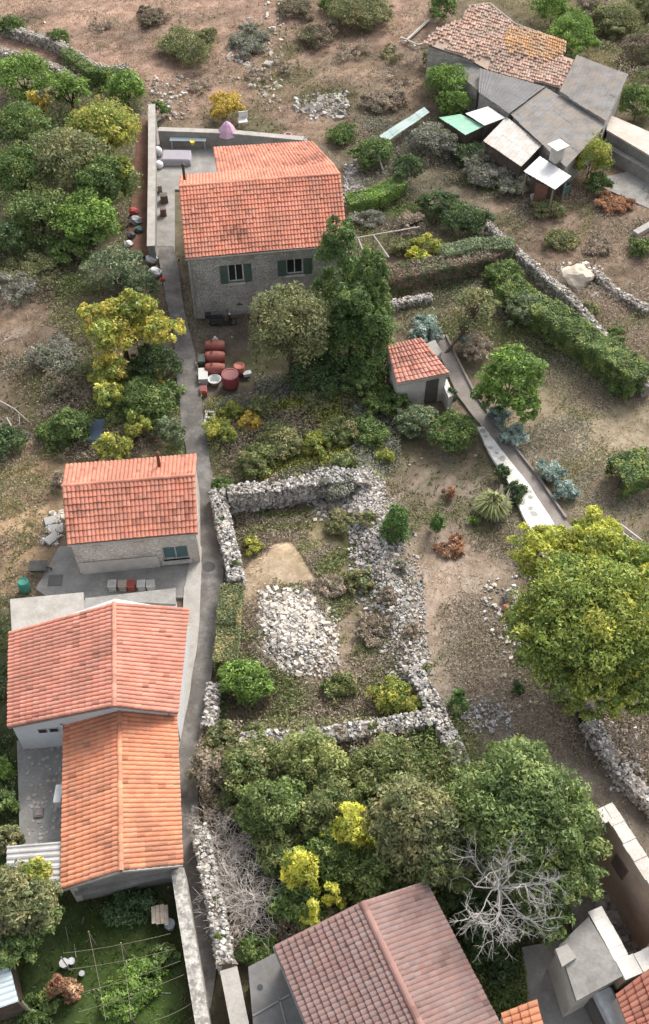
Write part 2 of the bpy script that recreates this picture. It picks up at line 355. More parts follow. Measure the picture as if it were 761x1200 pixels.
strip([(184, 288), (190, 330), (204, 390), (208, 450), (216, 520), (229, 580), (231, 640), (224, 690), (219, 760), (212, 840), (206, 900), (203, 950), (214, 1010), (228, 1090), (242, 1215)],
      [(204, 288), (218, 370), (228, 410), (236, 465), (243, 520), (250, 560), (258, 610), (262, 660), (262, 700), (252, 770), (240, 840), (231, 890), (232, 950), (247, 1010), (262, 1090), (276, 1215)],
      .17, M['asphalt'], 'alley', 'narrow grey paved alley between the houses')
strip([(226, 640), (216, 690), (212, 760), (207, 830), (203, 900)], [(236, 640), (236, 690), (231, 760), (219, 830), (207, 900)], .24, M['concrete_pale'], 'alley_edge', 'pale concrete strip along the alley', .2)
strip([(506, 392), (520, 425), (536, 462), (566, 503), (606, 556), (640, 606), (670, 660)], [(521, 392), (537, 425), (556, 462), (586, 503), (628, 556), (662, 606), (690, 660)], .17, M['path'], 'garden_path', 'grey concrete path leading to the tiled shed')
slab([(182, 150), (360, 162), (372, 215), (205, 222), (205, 300), (176, 300)], .16, M['concrete'], 'back_yard', 'grey concrete yard behind the stone house')
slab([(70, 640), (232, 640), (222, 700), (60, 702), (42, 690)], .17, M['concrete'], 'front_yard', 'grey concrete yard in front of the small house')
slab([(20, 868), (84, 858), (84, 1000), (24, 1008)], YARD_Z+.14, M['paving'], 'patio', 'grey stone patio beside the tiled wing', .5)
slab([(612, 1110), (664, 1100), (700, 1215), (622, 1215)], .15, M['concrete'], 'side_path', 'grey concrete path beside the ruin')
slab([(690, 212), (760, 195), (850, 250), (850, 285)], .15, M['concrete'], 'upper_path', 'grey concrete path below the retaining wall')
strip([(160, 140), (158, 200), (152, 260), (150, 300)], [(172, 140), (173, 200), (174, 260), (178, 300)], .12, surf('red_dirt', (.19, .105, .075), .95, .5, 1.2, (.5, .45, .4), .6, 8), 'dirt_lane', 'narrow dark dirt lane along the yard wall')
# ------------------------------------------------------------------ roofs
def lerp(a, b, t): return a+(b-a)*t
def tile_field(A, B, C, D, base, name, mat, parent, exp=.36, wid=.23, jit=.12, step=.055, arch=.06, rough=0, keep=None, dark=.06):
    # A,B eave, D,C ridge above A,B: overlapping arched tiles, joined
    A, B, C, D = [np.array(p, float) for p in (A, B, C, D)]
    rows = max(2, round(np.linalg.norm((D+C)/2-(A+B)/2)/exp)); cols = max(2, round(np.linalg.norm((B+C)/2-(A+D)/2)/wid))
    n = np.cross(B-A, D-A); n /= np.linalg.norm(n)
    if n[2] < 0: n = -n
    R, Cc = [g.ravel() for g in np.meshgrid(np.arange(rows), np.arange(cols), indexing='ij')]
    N = len(R)
    jr = RNG.normal(0, 1, (N, 3))
    if keep is not None:
        u, v = (Cc+.5)/cols, (R+.5)/rows
        pt = (A[None]*(1-u)[:, None]+B[None]*u[:, None])*(1-v)[:, None]+(D[None]*(1-u)[:, None]+C[None]*u[:, None])*v[:, None]
        k = keep(pt); R, Cc, jr = R[k], Cc[k], jr[k]; N = len(R)
    prof = np.array(((0, 0), (.22, .75), (.5, 1), (.78, .75), (1, 0)))
    V = []
    for vi, (dv, lift) in enumerate(((-.05, step), (1.02, .005))):
        for s, h in prof:
            u = (Cc+s)/cols; v = (R+dv+jr[:, 0]*.02*(1+3*rough))/rows
            b = (A[None]*(1-u)[:, None]+B[None]*u[:, None])*(1-v)[:, None]+(D[None]*(1-u)[:, None]+C[None]*u[:, None])*v[:, None]
            V.append(b+n[None]*(lift+h*arch+jr[:, 1]*(.006+.03*rough))[:, None])
    for s, h in prof:                                   # butt edge of the tile
        u = (Cc+s)/cols; v = (R-.05+jr[:, 0]*.02*(1+3*rough))/rows
        b = (A[None]*(1-u)[:, None]+B[None]*u[:, None])*(1-v)[:, None]+(D[None]*(1-u)[:, None]+C[None]*u[:, None])*v[:, None]
        V.append(b+n[None]*(-.012))
    V = np.stack(V, 1); k = 15
    V[..., 2] += (.025*wob(V[:, 2, 0]*1.3, V[:, 2, 1]*1.3, 0, 24, 3.)+np.where(RNG.random(N) < .012, .035, 0))[:, None]
    q = [(i, i+1, i+6, i+5) for i in range(4)]+[(10+i, 11+i, i+1, i) for i in range(4)]
    Fq = (np.arange(N)[:, None, None]*k+np.array(q)[None]).reshape(-1, 4)
    patch = wob(V[:, 2, 0], V[:, 2, 1], 8, 32)
    tone = np.clip(1+jit*(jr[:, 2]*.7+patch*.8), .35, 1.5)
    lich = np.clip(wob(V[:, 2, 0]*2.2, V[:, 2, 1]*2.2, 8, 32, 6.)-.55, 0, 1); tone = tone*(1-.35*lich)
    tone = np.where(RNG.random(N) < dark*(1+6*lich), tone*.68, tone)
    hue = RNG.normal(0, .05, N)
    col = np.stack((base[0]*tone, base[1]*tone*(1+hue), base[2]*tone*(1+hue*1.4)), 1)
    return tag(link(name, np_mesh(name, V.reshape(-1, 3), Fq, np.repeat(np.clip(col, 0, .95), 8, 0)), mat, parent), kind='stuff')
def cap_row(a, b, base, mat, parent, r=.11, ln=.4, name='ridge_cap'):   # half-round ridge tiles, joined
    a, b = np.array(a, float), np.array(b, float); L = np.linalg.norm(b-a); n = max(2, round(L/ln)); d = (b-a)/L
    s = np.cross(d, (0, 0, 1)); s /= np.linalg.norm(s); u = np.cross(s, d); V = []; Fq = []; cs = []
    for i in range(n):
        t = max(.4, 1+random.gauss(0, .12)); p0, p1 = a+d*L*(i-.06)/n, a+d*L*(i+1)/n; k = len(V)
        for p, rr in ((p0, r*1.12), (p1, r*.95)):
            for j in range(6):
                an = math.pi*j/5; V.append(p+s*math.cos(an)*rr+u*(math.sin(an)*rr*.8-.02))
        for j in range(5): Fq.append((k+j, k+j+1, k+j+7, k+j+6)); cs.append([c*t for c in base])
        Fq.append((k, k+1, k+4, k+5)); cs.append([c*t for c in base])
    return tag(link(name, np_mesh(name, np.array(V), np.array(Fq), np.array(cs)), mat, parent), kind='stuff')
def deck(A, B, C, D, th, mat, parent, name='roof'):
    m = MB(); dn = np.array((0, 0, th)); lo = np.array((0, 0, .012))
    q = [np.array(p, float)-lo for p in (A, B, C, D)]
    if np.cross(q[1]-q[0], q[3]-q[0])[2] < 0: q = q[::-1]
    m.hexa([p-dn for p in q], q); return m.build(name, mat, parent)
def wall_open(a, b, z0, z1, th, ops, mat, parent, name='wall', inward=None):
    # straight wall from a to b (2D), outer face on the line a-b, thickness towards `inward`; ops: (s0,s1,t0,t1) metres along / height above z0
    a, b = np.array(a[:2], float), np.array(b[:2], float); L = np.linalg.norm(b-a); d = (b-a)/L; n = np.array((-d[1], d[0]))
    if inward is not None and np.dot(n, np.array(inward[:2])-a) < 0: n = -n
    S = sorted({0, L, *[o[0] for o in ops], *[o[1] for o in ops]}); T = sorted({0, z1-z0, *[o[2] for o in ops], *[o[3] for o in ops]}); m = MB()
    for i in range(len(S)-1):
        for j in range(len(T)-1):
            sm, tm = (S[i]+S[i+1])/2, (T[j]+T[j+1])/2
            if any(o[0] < sm < o[1] and o[2] < tm < o[3] for o in ops): continue
            q = lambda z: [np.array((*(a+d*s+n*o), z)) for s, o in ((S[i], 0), (S[i+1], 0), (S[i+1], th), (S[i], th))]
            bq, tq = q(z0+T[j]), q(z0+T[j+1])
            if np.cross(bq[1]-bq[0], bq[3]-bq[0])[2] < 0: bq, tq = bq[::-1], tq[::-1]
            m.hexa(bq, tq)
    return m.build(name, mat, parent), a, d, n
def window(a, d, n, z0, op, parent, frame=(.75, .75, .72), shutters=None, glass='glass', depth=.14):
    s0, s1, t0, t1 = op; rz = math.atan2(d[1], d[0]); c = lambda s, o, z: np.array((*(a+d*s+n*o), z0+z)); m = MB(); fw = .07
    for s, sz, z, hz in ((s0+fw/2, fw, (t0+t1)/2, t1-t0), (s1-fw/2, fw, (t0+t1)/2, t1-t0), ((s0+s1)/2, fw*.8, (t0+t1)/2, t1-t0)): m.box(c(s, depth, z), (sz, .08, hz), rz, frame)
    for z in (t0+fw/2, t1-fw/2): m.box(c((s0+s1)/2, depth+.003, z), (s1-s0-2*fw, .08, fw), rz, frame)
    w_ = m.build('window', M['paint'], parent)
    g = MB(); g.box(c((s0+s1)/2, depth+.05, (t0+t1)/2), (s1-s0, .02, t1-t0), rz); g.build('pane', M[glass], w_)
    s = MB(); s.box(c((s0+s1)/2, -.03, t0-.05), (s1-s0+.2, .3, .1), rz, (.6, .58, .54)); s.build('sill', M['paint'], w_)
    if shutters:
        for side in (0, 1):
            sx = s0-.02 if side == 0 else s1+.02; wd = (s1-s0)*.5; m = MB()
            m.box(c(sx+(-wd/2 if side == 0 else wd/2), -.045, (t0+t1)/2), (wd, .05, t1-t0), rz, shutters); sh = m.build('shutter', M['paint'], w_)
    return w_
def gable_house(name, label, A, B, C, D, ze, pitch, walls, tcol, tmat, far=None, k=1.0, over=.3, base_z=0., gwall=None, th=.4, fpitch=None, front_ops=(), win=None, cap=True, wmat_front=None, jit=.05, exp=.34, wid=.215, dark=.025, fix_zr=None):
    """A,B near eave ends, C,D ridge ends (over B and A), pixels; far: pixels of the far eave ends or None = mirrored by k."""
    A3, B3 = P(*A, ze), P(*B, ze)
    zr = fix_zr or (rise(A3, D, pitch, ze)+rise(B3, C, pitch, ze))/2
    D3, C3 = P(*D, zr), P(*C, zr)
    # square the slope foot to the ridge so that verges stay near perpendicular
    if far is None:
        E3 = D3+(D3-A3)*np.array((k, k, -k)); F3 = C3+(C3-B3)*np.array((k, k, -k)); zf = zr-(zr-ze)*k
    else:
        zf = ze; E3, F3 = P(*far[0], zf), P(*far[1], zf)
    cen = (A3+B3+E3+F3)/4
    t = empty(name, (cen[0], cen[1], base_z), label, 'house')
    for nm, q in (('roof', (A3, B3, C3, D3)), ('roof', (E3, F3, C3, D3))):
        r = deck(*q, .1, M['wood'], t, nm)
        tile_field(q[0], q[1], q[2], q[3], tcol, 'tile_covering', tmat, r, jit=jit, exp=exp, wid=wid, dark=dark)
    if cap: cap_row(D3+np.array((0, 0, .05)), C3+np.array((0, 0, .05)), [c*1.05 for c in tcol], tmat, t)
    # walls under the roof, set in by the overhang
    def inset(p, q1, q2, d1, d2):
        u = (q1-p)[:2]; u /= np.linalg.norm(u); v = (q2-p)[:2]; v /= np.linalg.norm(v); return p[:2]+u*d1+v*d2
    a = inset(A3, B3, E3, over*.5, over); b = inset(B3, A3, F3, over*.5, over); f = inset(F3, E3, B3, over*.5, over); e = inset(E3, F3, A3, over*.5, over)
    def roof_z(p, near):                                 # underside height of the roof at 2D point
        q = (A3, B3, D3) if near else (E3, F3, D3)
        n = np.cross(q[1]-q[0], q[2]-q[0]); return q[0][2]-(n[0]*(p[0]-q[0][0])+n[1]*(p[1]-q[0][1]))/n[2]-.115
    z_n, z_f = min(roof_z(a, True), roof_z(b, True)), min(roof_z(e, False), roof_z(f, False))
    wl, wa, wd, wn = wall_open(a, b, base_z-.3, z_n, th, [(s0, s1, t0+.3, t1+.3) for s0, s1, t0, t1 in front_ops], wmat_front or walls, t, 'wall', cen)
    for i, op in enumerate(front_ops):
        if win: window(wa, wd, wn, base_z, op, t, **win[i])
    wall_open(e, f, base_z-.3, z_f, th, [], walls, t, 'wall', cen)
    for p, q, r_ in ((a, e, D3), (b, f, C3)):            # gable walls: five-sided slabs
        u = (q-p); L = np.linalg.norm(u); u = u/L; nn = np.array((-u[1], u[0]))
        if np.dot(nn, cen[:2]-p) < 0: nn = -nn
        sr = np.clip(np.dot(r_[:2]-p, u), .1, L-.1); zt = zr-.13-.02
        m = MB(); p1, q1 = p+u*(th+.004), q-u*(th+.004)
        pr = p+u*sr
        zz1 = z_n+(zt-z_n)*(th/max(sr, th+.01)); zz2 = z_f+(zt-z_f)*(th/max(L-sr, th+.01))
        poly = [(p1, zz1), (pr, zt), (q1, zz2)]
        m.hexa([np.array((*x, base_z-.3)) for x in (p1, pr, pr+nn*th, p1+nn*th)], [np.array((*x, z)) for x, z in ((p1, zz1), (pr, zt), (pr+nn*th, zt), (p1+nn*th, zz1))])
        m.hexa([np.array((*x, base_z-.3)) for x in (pr, q1, q1+nn*th, pr+nn*th)], [np.array((*x, z)) for x, z in ((pr, zt), (q1, zz2), (q1+nn*th, zz2), (pr+nn*th, zt))])
        m.build('gable_wall', gwall or walls, t)
    return dict(t=t, A=A3, B=B3, C=C3, D=D3, E=E3, F=F3, zr=zr, a=a, b=b, e=e, f=f, wa=wa, wd=wd, wn=wn, cen=cen)
def downpipe(p, z0, z1, parent, col=(.4, .38, .36)):
    m = MB(); m.tube((p[0], p[1], z0), (p[0], p[1], z1), .05, 6, c=col); m.build('downpipe', M['paint'], parent)
TILE1, TILE2, TILE3, TILE4 = (.60, .245, .165), (.54, .225, .155), (.59, .26, .19), (.64, .275, .16)
# stone house with a rear lean-to
G = P(222, 375)
zlo = 3.0
for _ in range(60):
    if proj(G+np.array((0, 0, zlo)))[1] > 302: zlo += .05
ZE1 = zlo
h1 = gable_house('stone_house', 'two storey grey stone house with red tiled roof and green shutters', (217, 303), (408, 286), (399, 204), (210, 219), ZE1, math.radians(24), M['rubble'], TILE1, M['tile'], k=.82, over=.25,
                 front_ops=[(2.5, 3.5, 2.7, 4.1), (6.3, 7.4, 2.9, 4.1)], win=[dict(shutters=(.07, .12, .10)), dict(shutters=(.07, .12, .10))], gwall=M['rubble'])
# rear lean-to of the stone house
def leanto():
    zf = h1['E'][2]+.02
    z2 = zf-.9
    e0 = lerp(h1['E'], h1['F'], .24); f0 = h1['F']
    a0, b0 = P(250, 174, z2), P(367, 167, z2)
    t = h1['t']; r = deck(a0, b0, f0, e0, .1, M['wood'], t, 'rear_roof')
    tile_field(a0, b0, f0, e0, TILE1, 'tile_covering', M['tile'], r)
    m = MB(); q = [lerp(a0, b0, .03), lerp(a0, b0, .97), f0*.97+b0*.03, e0*.97+a0*.03]
    m.prism([x[:2] for x in q], -.2, [z2-.13, z2-.13, zf-.16, zf-.16]); m.build('rear_wall', M['plaster'], t)
leanto()
p = lerp(h1['D'], h1['E'], .5)+np.array((.35, 0, 0)); m = MB(); m.tube(p-np.array((0, 0, .4)), p+np.array((0, 0, 1.2)), .09, 8); m.lathe(p+np.array((0, 0, 1.2)), ((.13, 0), (.13, .08), (.02, .16)), 8); m.build('stove_pipe', M['iron'], h1['t'])
# stone step, drain pipe
p = h1['wa']+h1['wd']*.15-h1['wn']*.07; downpipe(p, 0, ZE1-.2, h1['t'], (.33, .32, .31))
m = MB(); dirv = h1['B']-h1['A']; m.tube(h1['A']+np.array((0, -.07, -.05)), h1['B']+np.array((0, -.07, -.05)), .06, 6, c=(.38, .36, .34)); m.build('gutter', M['paint'], h1['t'])

# small house by the alley
h2 = gable_house('small_house', 'small single storey house with red tiled roof and pale stone front', (79, 638), (232, 624), (229, 557), (73, 570), 3.1, math.radians(23), M['rubble2'], TILE2, M['tile'], k=.8, over=.25, wmat_front=M['rubble2'], dark=.05, jit=.09,
                 front_ops=[(4.55, 5.95, .55, 1.75)], win=[dict(glass='glass_teal', frame=(.55, .55, .53))])
for nm in ('window',):
    m = MB(); L = 6.2
    a_ = h2['wa']-h2['wn']*.03; d_ = h2['wd']
    m.hexa([np.array((*(a_+d_*s-h2['wn']*o), -.1)) for s, o in ((.1, .05), (4.3, .05), (4.3, 0.02), (.1, 0.02))], [np.array((*(a_+d_*s-h2['wn']*o), 1.15)) for s, o in ((.1, .05), (4.3, .05), (4.3, .02), (.1, .02))])
    m.build('plaster_base', M['plaster'], h2['t'])
p = lerp(h2['D'], h2['E'], .55); p = lerp(p, lerp(h2['C'], h2['F'], .55), .72); m = MB(); m.tube(p-np.array((0, 0, .3)), p+np.array((.03, 0, 1.1)), .09, 8); m.lathe(p+np.array((.03, 0, 1.05)), ((.13, 0), (.13, .1), (.03, .18)), 8); m.build('stove_pipe', M['rust'], h2['t'])
m = MB(); m.tube(h2['A']+np.array((0, -.07, -.05)), h2['B']+np.array((0, -.07, -.05)), .055, 6, c=(.42, .38, .35)); m.build('gutter', M['paint'], h2['t'])

# long house: upper block and lower wing, ridge along the alley
h3 = gable_house('long_house', 'wide white house block with pinkish red tiled roof, ridge along the alley', (10, 853), (12, 741), (134, 706), (134, 828), 3.0, math.radians(20), M['white'], TILE3, M['tile'], far=[(208, 836), (221, 713)], over=.15, th=.3, dark=.04)
h4 = gable_house('tiled_wing', 'lower house wing with bright orange tiled roof beside the stone patio', (73, 1042), (76, 849), (140, 829), (142, 1020), 2.55, math.radians(20), M['plaster'], TILE4, M['tile'], far=[(214, 1013), (207, 836)], over=.22, th=.3, base_z=0, gwall=M['concrete'])
# small gable windows on the white near gable of the long house, and a downpipe
def on_wall(p2, q2, s, z, n_out): u = (q2-p2)/np.linalg.norm(q2-p2); return np.array((*(p2+u*s+n_out*.0), z))
a_, e_ = h3['a'], h3['e']; u = (e_-a_)/np.linalg.norm(e_-a_); nn = np.array((u[1], -u[0])); nn = nn if nn[1] < 0 else -nn
for s in (1.25, 1.75):
    c = a_+u*s+nn*.01; m = MB(); m.box((c[0], c[1], 2.35), (.42, .06, .36), math.atan2(u[1], u[0]), (.5, .5, .5)); w_ = m.build('window', M['paint'], h3['t'])
    m = MB(); c = a_+u*s+nn*.035; m.box((c[0], c[1], 2.35), (.34, .04, .28), math.atan2(u[1], u[0])); m.build('pane', M['glass'], w_)
c = a_+u*2.55+nn*.02; m = MB(); m.box((c[0], c[1], 2.2), (.55, .06, .3), math.atan2(u[1], u[0])); m.build('vent', M['glass'], h3['t'])
m = MB(); c = a_+u*2.2+nn*.07; m.tube((c[0], c[1], .5), (c[0], c[1], 2.9), .05, 6, c=(.8, .8, .8)); m.build('downpipe', M['paint'], h3['t'])
# verge strip and gutter along the wing gable
m = MB(); A4, D4, E4 = h4['A'], h4['D'], h4['E']
for p, q in ((A4, D4), (D4, E4)): m.tube(p+np.array((0, -.03, -.06)), q+np.array((0, -.03, -.06)), .07, 6, c=(.35, .33, .31))
m.build('verge', M['paint'], h4['t'])
# cement ledge of the wing gable
a_, e_ = h4['a'], h4['e']; u = (e_-a_)/np.linalg.norm(e_-a_); nn = np.array((u[1], -u[0])); nn = nn if nn[1] < 0 else -nn; rz = math.atan2(u[1], u[0])
c = (a_+e_)/2+nn*.1; m = MB(); m.box((c[0], c[1], 1.75), (np.linalg.norm(e_-a_)-.3, .2, .12), rz); m.build('ledge', M['concrete'], h4['t'])
# flat terrace roofs behind the long house
def terrace(px, z, mat, name, label, z0=-.2):
    pts = [P(x, y, z) for x, y in px]; c = sum(pts)/len(pts); t = empty(name, (c[0], c[1], 0), label, 'building')
    m = MB(); m.prism([c+(p-c)*.96 for p in pts], z0, z-.18); m.build('wall', M['white'], t)
    m = MB(); m.prism(pts, z-.176, z); m.build('roof_slab', mat, t)
    return t
terrace([(12, 702), (98, 694), (98, 716), (14, 741)], 2.3, M['concrete_pale'], 'flat_roof_annex', 'flat concrete roofed annex behind the long white house')
terrace([(100, 701), (206, 689), (206, 708), (134, 704), (100, 715)], 1.6, M['concrete'], 'flat_roof_store', 'low grey flat roofed store between the small house and the long house')

# brown tiled house at the bottom
def brown_house():
    zr, ze = 5.2, 4.0
    D3, C3 = P(425, 1058, zr), P(492, 1200, zr); d = (C3-D3); d = d/np.linalg.norm(d); L = 13.
    A3, E3 = P(323, 1109, ze), P(499, 1034, ze)
    end = lambda p: p+d*L*.6
    A4_, D4_, E4_ = end(A3), end(D3), end(E3)
    cen = (A3+E3+A4_+E4_)/4; t = empty('brown_roof_house', (cen[0], cen[1], 0), 'house with weathered brown tiled roof beside the overgrown plot', 'house')
    for q in ((A3, A4_, D4_, D3), (E3, E4_, D4_, D3)):
        r = deck(*q, .1, M['wood'], t); tile_field(*q, (.27, .175, .155), 'tile_covering', M['tile_brown'], r, exp=.30, wid=.2, jit=.06, arch=.035, step=.07, dark=.02)
    cap_row(D3+np.array((0, 0, .05)), D4_+np.array((0, 0, .05)), (.32, .18, .15), M['tile_brown'], t, r=.14)
    m = MB(); q = [cen+(p-cen)*np.array((.95, .95, 1)) for p in (A3, A4_, E4_, E3)]
    m.prism([x[:2] for x in q], -.2, ze-.1); m.build('wall', M['plaster'], t)
    m = MB(); a0, e0 = q[0], q[3]; dd = np.array((d[0], d[1], 0))*.3
    top = np.array((D3[0], D3[1], zr-.2))
    m.poly((a0-np.array((0, 0, .096)), e0-np.array((0, 0, .096)), top)); m.build('gable_wall', M['plaster'], t)
    m = MB(); m.tube(A3, D3, .06, 6, c=(.3, .2, .18)); m.tube(D3, E3, .06, 6, c=(.3, .2, .18)); m.build('verge', M['paint'], t)
    m = MB(); m.tube(A3-np.array((.06, 0, .04)), A4_-np.array((.06, 0, .04)), .06, 6, c=(.3, .27, .26)); m.build('gutter', M['paint'], t)
brown_house()
# terrace slab beside it with a drain and low white wall
tr = terrace([(291, 1133), (324, 1116), (366, 1215), (298, 1215)], 2.0, M['concrete_dark'], 'concrete_terrace', 'dark concrete terrace beside the brown tiled roof')
p = P(305, 1157, 2.0); m = MB(); m.lathe(p, ((.12, 0), (.12, .012), (.02, .014)), 14); m.build('drain', M['iron'], tr)
p = P(326, 1190, 2.0); m = MB(); m.box(P(318, 1178, 2.02), (1.6, .06, .04), .5); m.box(P(332, 1188, 2.02), (.06, 1.2, .04), .3); m.build('kerb', M['concrete'], tr)

# ------------------------------------------------------------------ small tiled garden shed
def shed():
    A3, B3 = P(465, 449, 2.3), P(527, 437, 2.3); D3, C3 = P(453, 404, 3.0), P(494, 396, 3.0)
    cen = (A3+B3+C3+D3)/4; t = empty('garden_shed', (cen[0], cen[1], 0), 'small grey garden shed with a single red tiled roof by the path', 'shed')
    r = deck(A3, B3, C3, D3, .12, M['wood'], t); tile_field(A3, B3, C3, D3, (.62, .29, .22), 'tile_covering', M['tile'], r)
    q = [cen+(p-cen)*np.array((.93, .93, 1)) for p in (A3, B3, C3, D3)]
    m = MB(); m.prism([x[:2] for x in q], -.2, [2.2, 2.2, 2.84, 2.84]); m.build('wall', M['plaster'], t)
    m = MB(); m.box(lerp(A3, B3, .5)+np.array((0, -.02, -.12)), (np.linalg.norm(B3-A3), .12, .2), math.atan2(B3[1]-A3[1], B3[0]-A3[0])); m.build('fascia', M['concrete_pale'], t)
    m = MB(); a, b = q[0], q[1]; c = lerp(a, b, .72)-np.array((0, .02, 0)); m.box((c[0], c[1]-.03, .95), (.8, .06, 1.9), math.atan2(b[1]-a[1], b[0]-a[0]), (.10, .09, .075)); m.build('door', M['paint'], t)
    pts = [P(497, 404, .9), P(510, 398, .9), P(518, 412, .9), P(510, 420, .9)]; m = MB(); m.prism([x[:2] for x in pts], -.2, .9); m.build('side_ledge', M['concrete_pale'], t)
    pts = [P(518, 447, 1.2), P(524, 444, 1.2), P(532, 462, 1.2), P(526, 466, 1.2)]; m = MB(); m.prism([x[:2] for x in pts], -.2, 1.2); m.build('side_wall', M['plaster'], t)
shed()

# ------------------------------------------------------------------ sheet metal and fibre cement roofs of the farm sheds
def sheets(quad, nu, nv, mat, parent, period=.34, amp=.012, name='roof_sheet', th=.02, wav='u'):
    A, B, C, D = [np.array(p, float) for p in quad]; n = np.cross(B-A, D-A); n /= np.linalg.norm(n); n = n if n[2] > 0 else -n
    bil = lambda u, v: lerp(lerp(A, B, u), lerp(D, C, u), v)
    for i in range(nu):
        for j in range(nv):
            W = np.linalg.norm(bil((i+1)/nu, .5)-bil(i/nu, .5)); k = max(4, int(W/period*4)); dz = random.uniform(-.012, .012)+.018*(nv-j)
            ju, jv = random.uniform(-.015, .015), random.uniform(-.02, .02); V = []
            for x in range(k+1):
                for y in (0, 1):
                    u = (i+x/k*1.03+ju)/nu; v = (j+y*1.06-.03+jv)/nv; h = amp*math.sin(x/k*W/period*2*math.pi)
                    V.append(bil(u, v)+n*(h+dz+(.02 if y == 0 else 0)))
            Fq = np.array([(2*x, 2*x+2, 2*x+3, 2*x+1) for x in range(k)])
            V = np.array(V); V2 = V-n*th; nV = len(V)
            Fs = np.concatenate((Fq, Fq[:, ::-1]+nV, np.array([(2*x+nV, 2*x+2+nV, 2*x+2, 2*x) for x in range(k)]), np.array([(2*x+1, 2*x+3, 2*x+3+nV, 2*x+1+nV) for x in range(k)]), np.array([(0, 1, 1+nV, nV), (2*k+1, 2*k, 2*k+nV, 2*k+1+nV)])))
            link(name, np_mesh(name, np.concatenate((V, V2)), Fs), mat, parent)
def farm():
    Z = lambda px, z: P(px[0], px[1], z)
    # old tiled block
    zb, zt = 2.9, 4.6
    A3, B3, C3, D3 = Z((505, 66), zb), Z((668, 108), zb), Z((672, 52), zt-.4), Z((528, 4), zt)
    outline = [(497, 50), (511, 34), (543, 21), (549, 7), (574, 4), (604, 28), (640, 41), (652, 62), (673, 69), (657, 103), (636, 97), (579, 85), (543, 65), (526, 60)]
    nrm = np.cross(B3-A3, D3-A3); nrm /= np.linalg.norm(nrm)
    def onplane(px):
        d = FW+(px[0]-380.5)/FPX*RT+(600-px[1])/FPX*UP; return CP+d*(np.dot(A3-CP, nrm)/np.dot(d, nrm))
    poly3 = [onplane(q) for q in outline]; poly = np.array([q[:2] for q in poly3])
    cen = sum(poly3)/len(poly3)
    t = empty('old_barn', (cen[0], cen[1], 0), 'half collapsed barn with patchy old clay tile roof', 'barn')
    m = MB(); cc = cen[:2]
    m.prism([cc+(q[:2]-cc)*.94 for q in poly3], -.2, [q[2]-.3 for q in poly3]); m.build('wall', M['rubble'], t)
    m = MB(); m.poly([q-np.array((0, 0, .05)) for q in (poly3 if np.cross(poly3[1]-poly3[0], poly3[3]-poly3[0])[2] > 0 else poly3[::-1])]); r = m.build('roof', M['beige'], t)
    hole = [(Z((560, 20), zb+1)[:2], .0)]
    ex, ey = (B3-A3)*.16, (D3-A3)*.25
    tile_field(A3-ex-ey, B3+ex-ey, C3+ex+ey, D3-ex+ey, (.60, .41, .32), 'tile_covering', M['tile_old'], r, jit=.16, rough=.6, wid=.22, exp=.34, dark=.06,
               keep=lambda p: (inside_soft(poly, p[:, 0], p[:, 1], .01) > .5) & (wob(p[:, 0]*2, p[:, 1]*2, 8, 32) > -1.0))
    tile_field(A3+np.array((0, 0, .06)), B3+np.array((0, 0, .06)), C3+np.array((0, 0, .06)), D3+np.array((0, 0, .06)), (.62, .36, .18), 'tile_covering', M['tile_old'], r, jit=.12, rough=.5, wid=.21, exp=.34,
               keep=lambda p: inside_soft(world_poly([(592, 42), (650, 44), (658, 66), (640, 72), (592, 60)], 3.6), p[:, 0]+.4*wob(p[:, 0], p[:, 1], 16, 32), p[:, 1], .01) > .5)
    cap_row(poly3[3], poly3[4], (.5, .4, .34), M['tile_old'], t); cap_row(poly3[4], poly3[5], (.45, .38, .34), M['tile_old'], t); cap_row(poly3[5], poly3[6], (.45, .38, .34), M['tile_old'], t)
    # grey sheet roofs
    def sh(name, label, px, zs, nu, nv, mat, wall=M['rubble'], **k):
        q = [Z(a, z) for a, z in zip(px, zs)]; c = sum(q)/4; e = empty(name, (c[0], c[1], 0), label, 'shed')
        sheets(q, nu, nv, mat, e, **k)
        if wall:
            m = MB(); m.prism([c[:2]+(x[:2]-c[:2])*.93 for x in q], -.2, [z-.14 for z in zs]); m.build('wall', wall, e)
        return e
    sh('farm_shed', 'shed with large grey corrugated roof at the right end of the barn'.replace(' at the right end of', ' standing highest against'), [(656, 107), (711, 142), (736, 88), (676, 65)], (3.3, 3.3, 4.1, 4.1), 5, 2, M['fibre'])
    sh('farm_shed', 'shed with dark grey ribbed roof between the barn tiles and the white tin', [(561, 108), (597, 133), (638, 102), (562, 80)], (2.7, 2.7, 3.1, 3.1), 4, 2, surf('dark_fibre_cement', (.235, .23, .23), .9, .4, .9, (.6, .58, .56), .2, 12, stain=.4, stain_col=(.17, .16, .15)), period=.26, amp=.028)
    e = sh('farm_shed', 'shed with brownish grey sheet roof in the middle of the farm buildings', [(598, 134), (664, 196), (709, 147), (640, 103)], (2.5, 2.5, 3.0, 3.0), 6, 3, M['fibre'])
    p = Z((652, 184), 2.7); m = MB(); m.box(p+np.array((0, 0, .3)), (.7, .7, 1.2), .6); ch = m.build('chimney', M['plaster'], e)
    m = MB(); m.box(p+np.array((0, 0, .95)), (1.25, 1.1, .1), .6); m.build('chimney_cap', M['tin_clean'], ch)
    sh('farm_shed', 'open lean-to with stained white tin roof above the grey thicket', [(567, 165), (611, 195), (635, 170), (593, 137)], (2.1, 2.1, 2.35, 2.35), 4, 2, M['tin'], wall=M['wood_dark'])
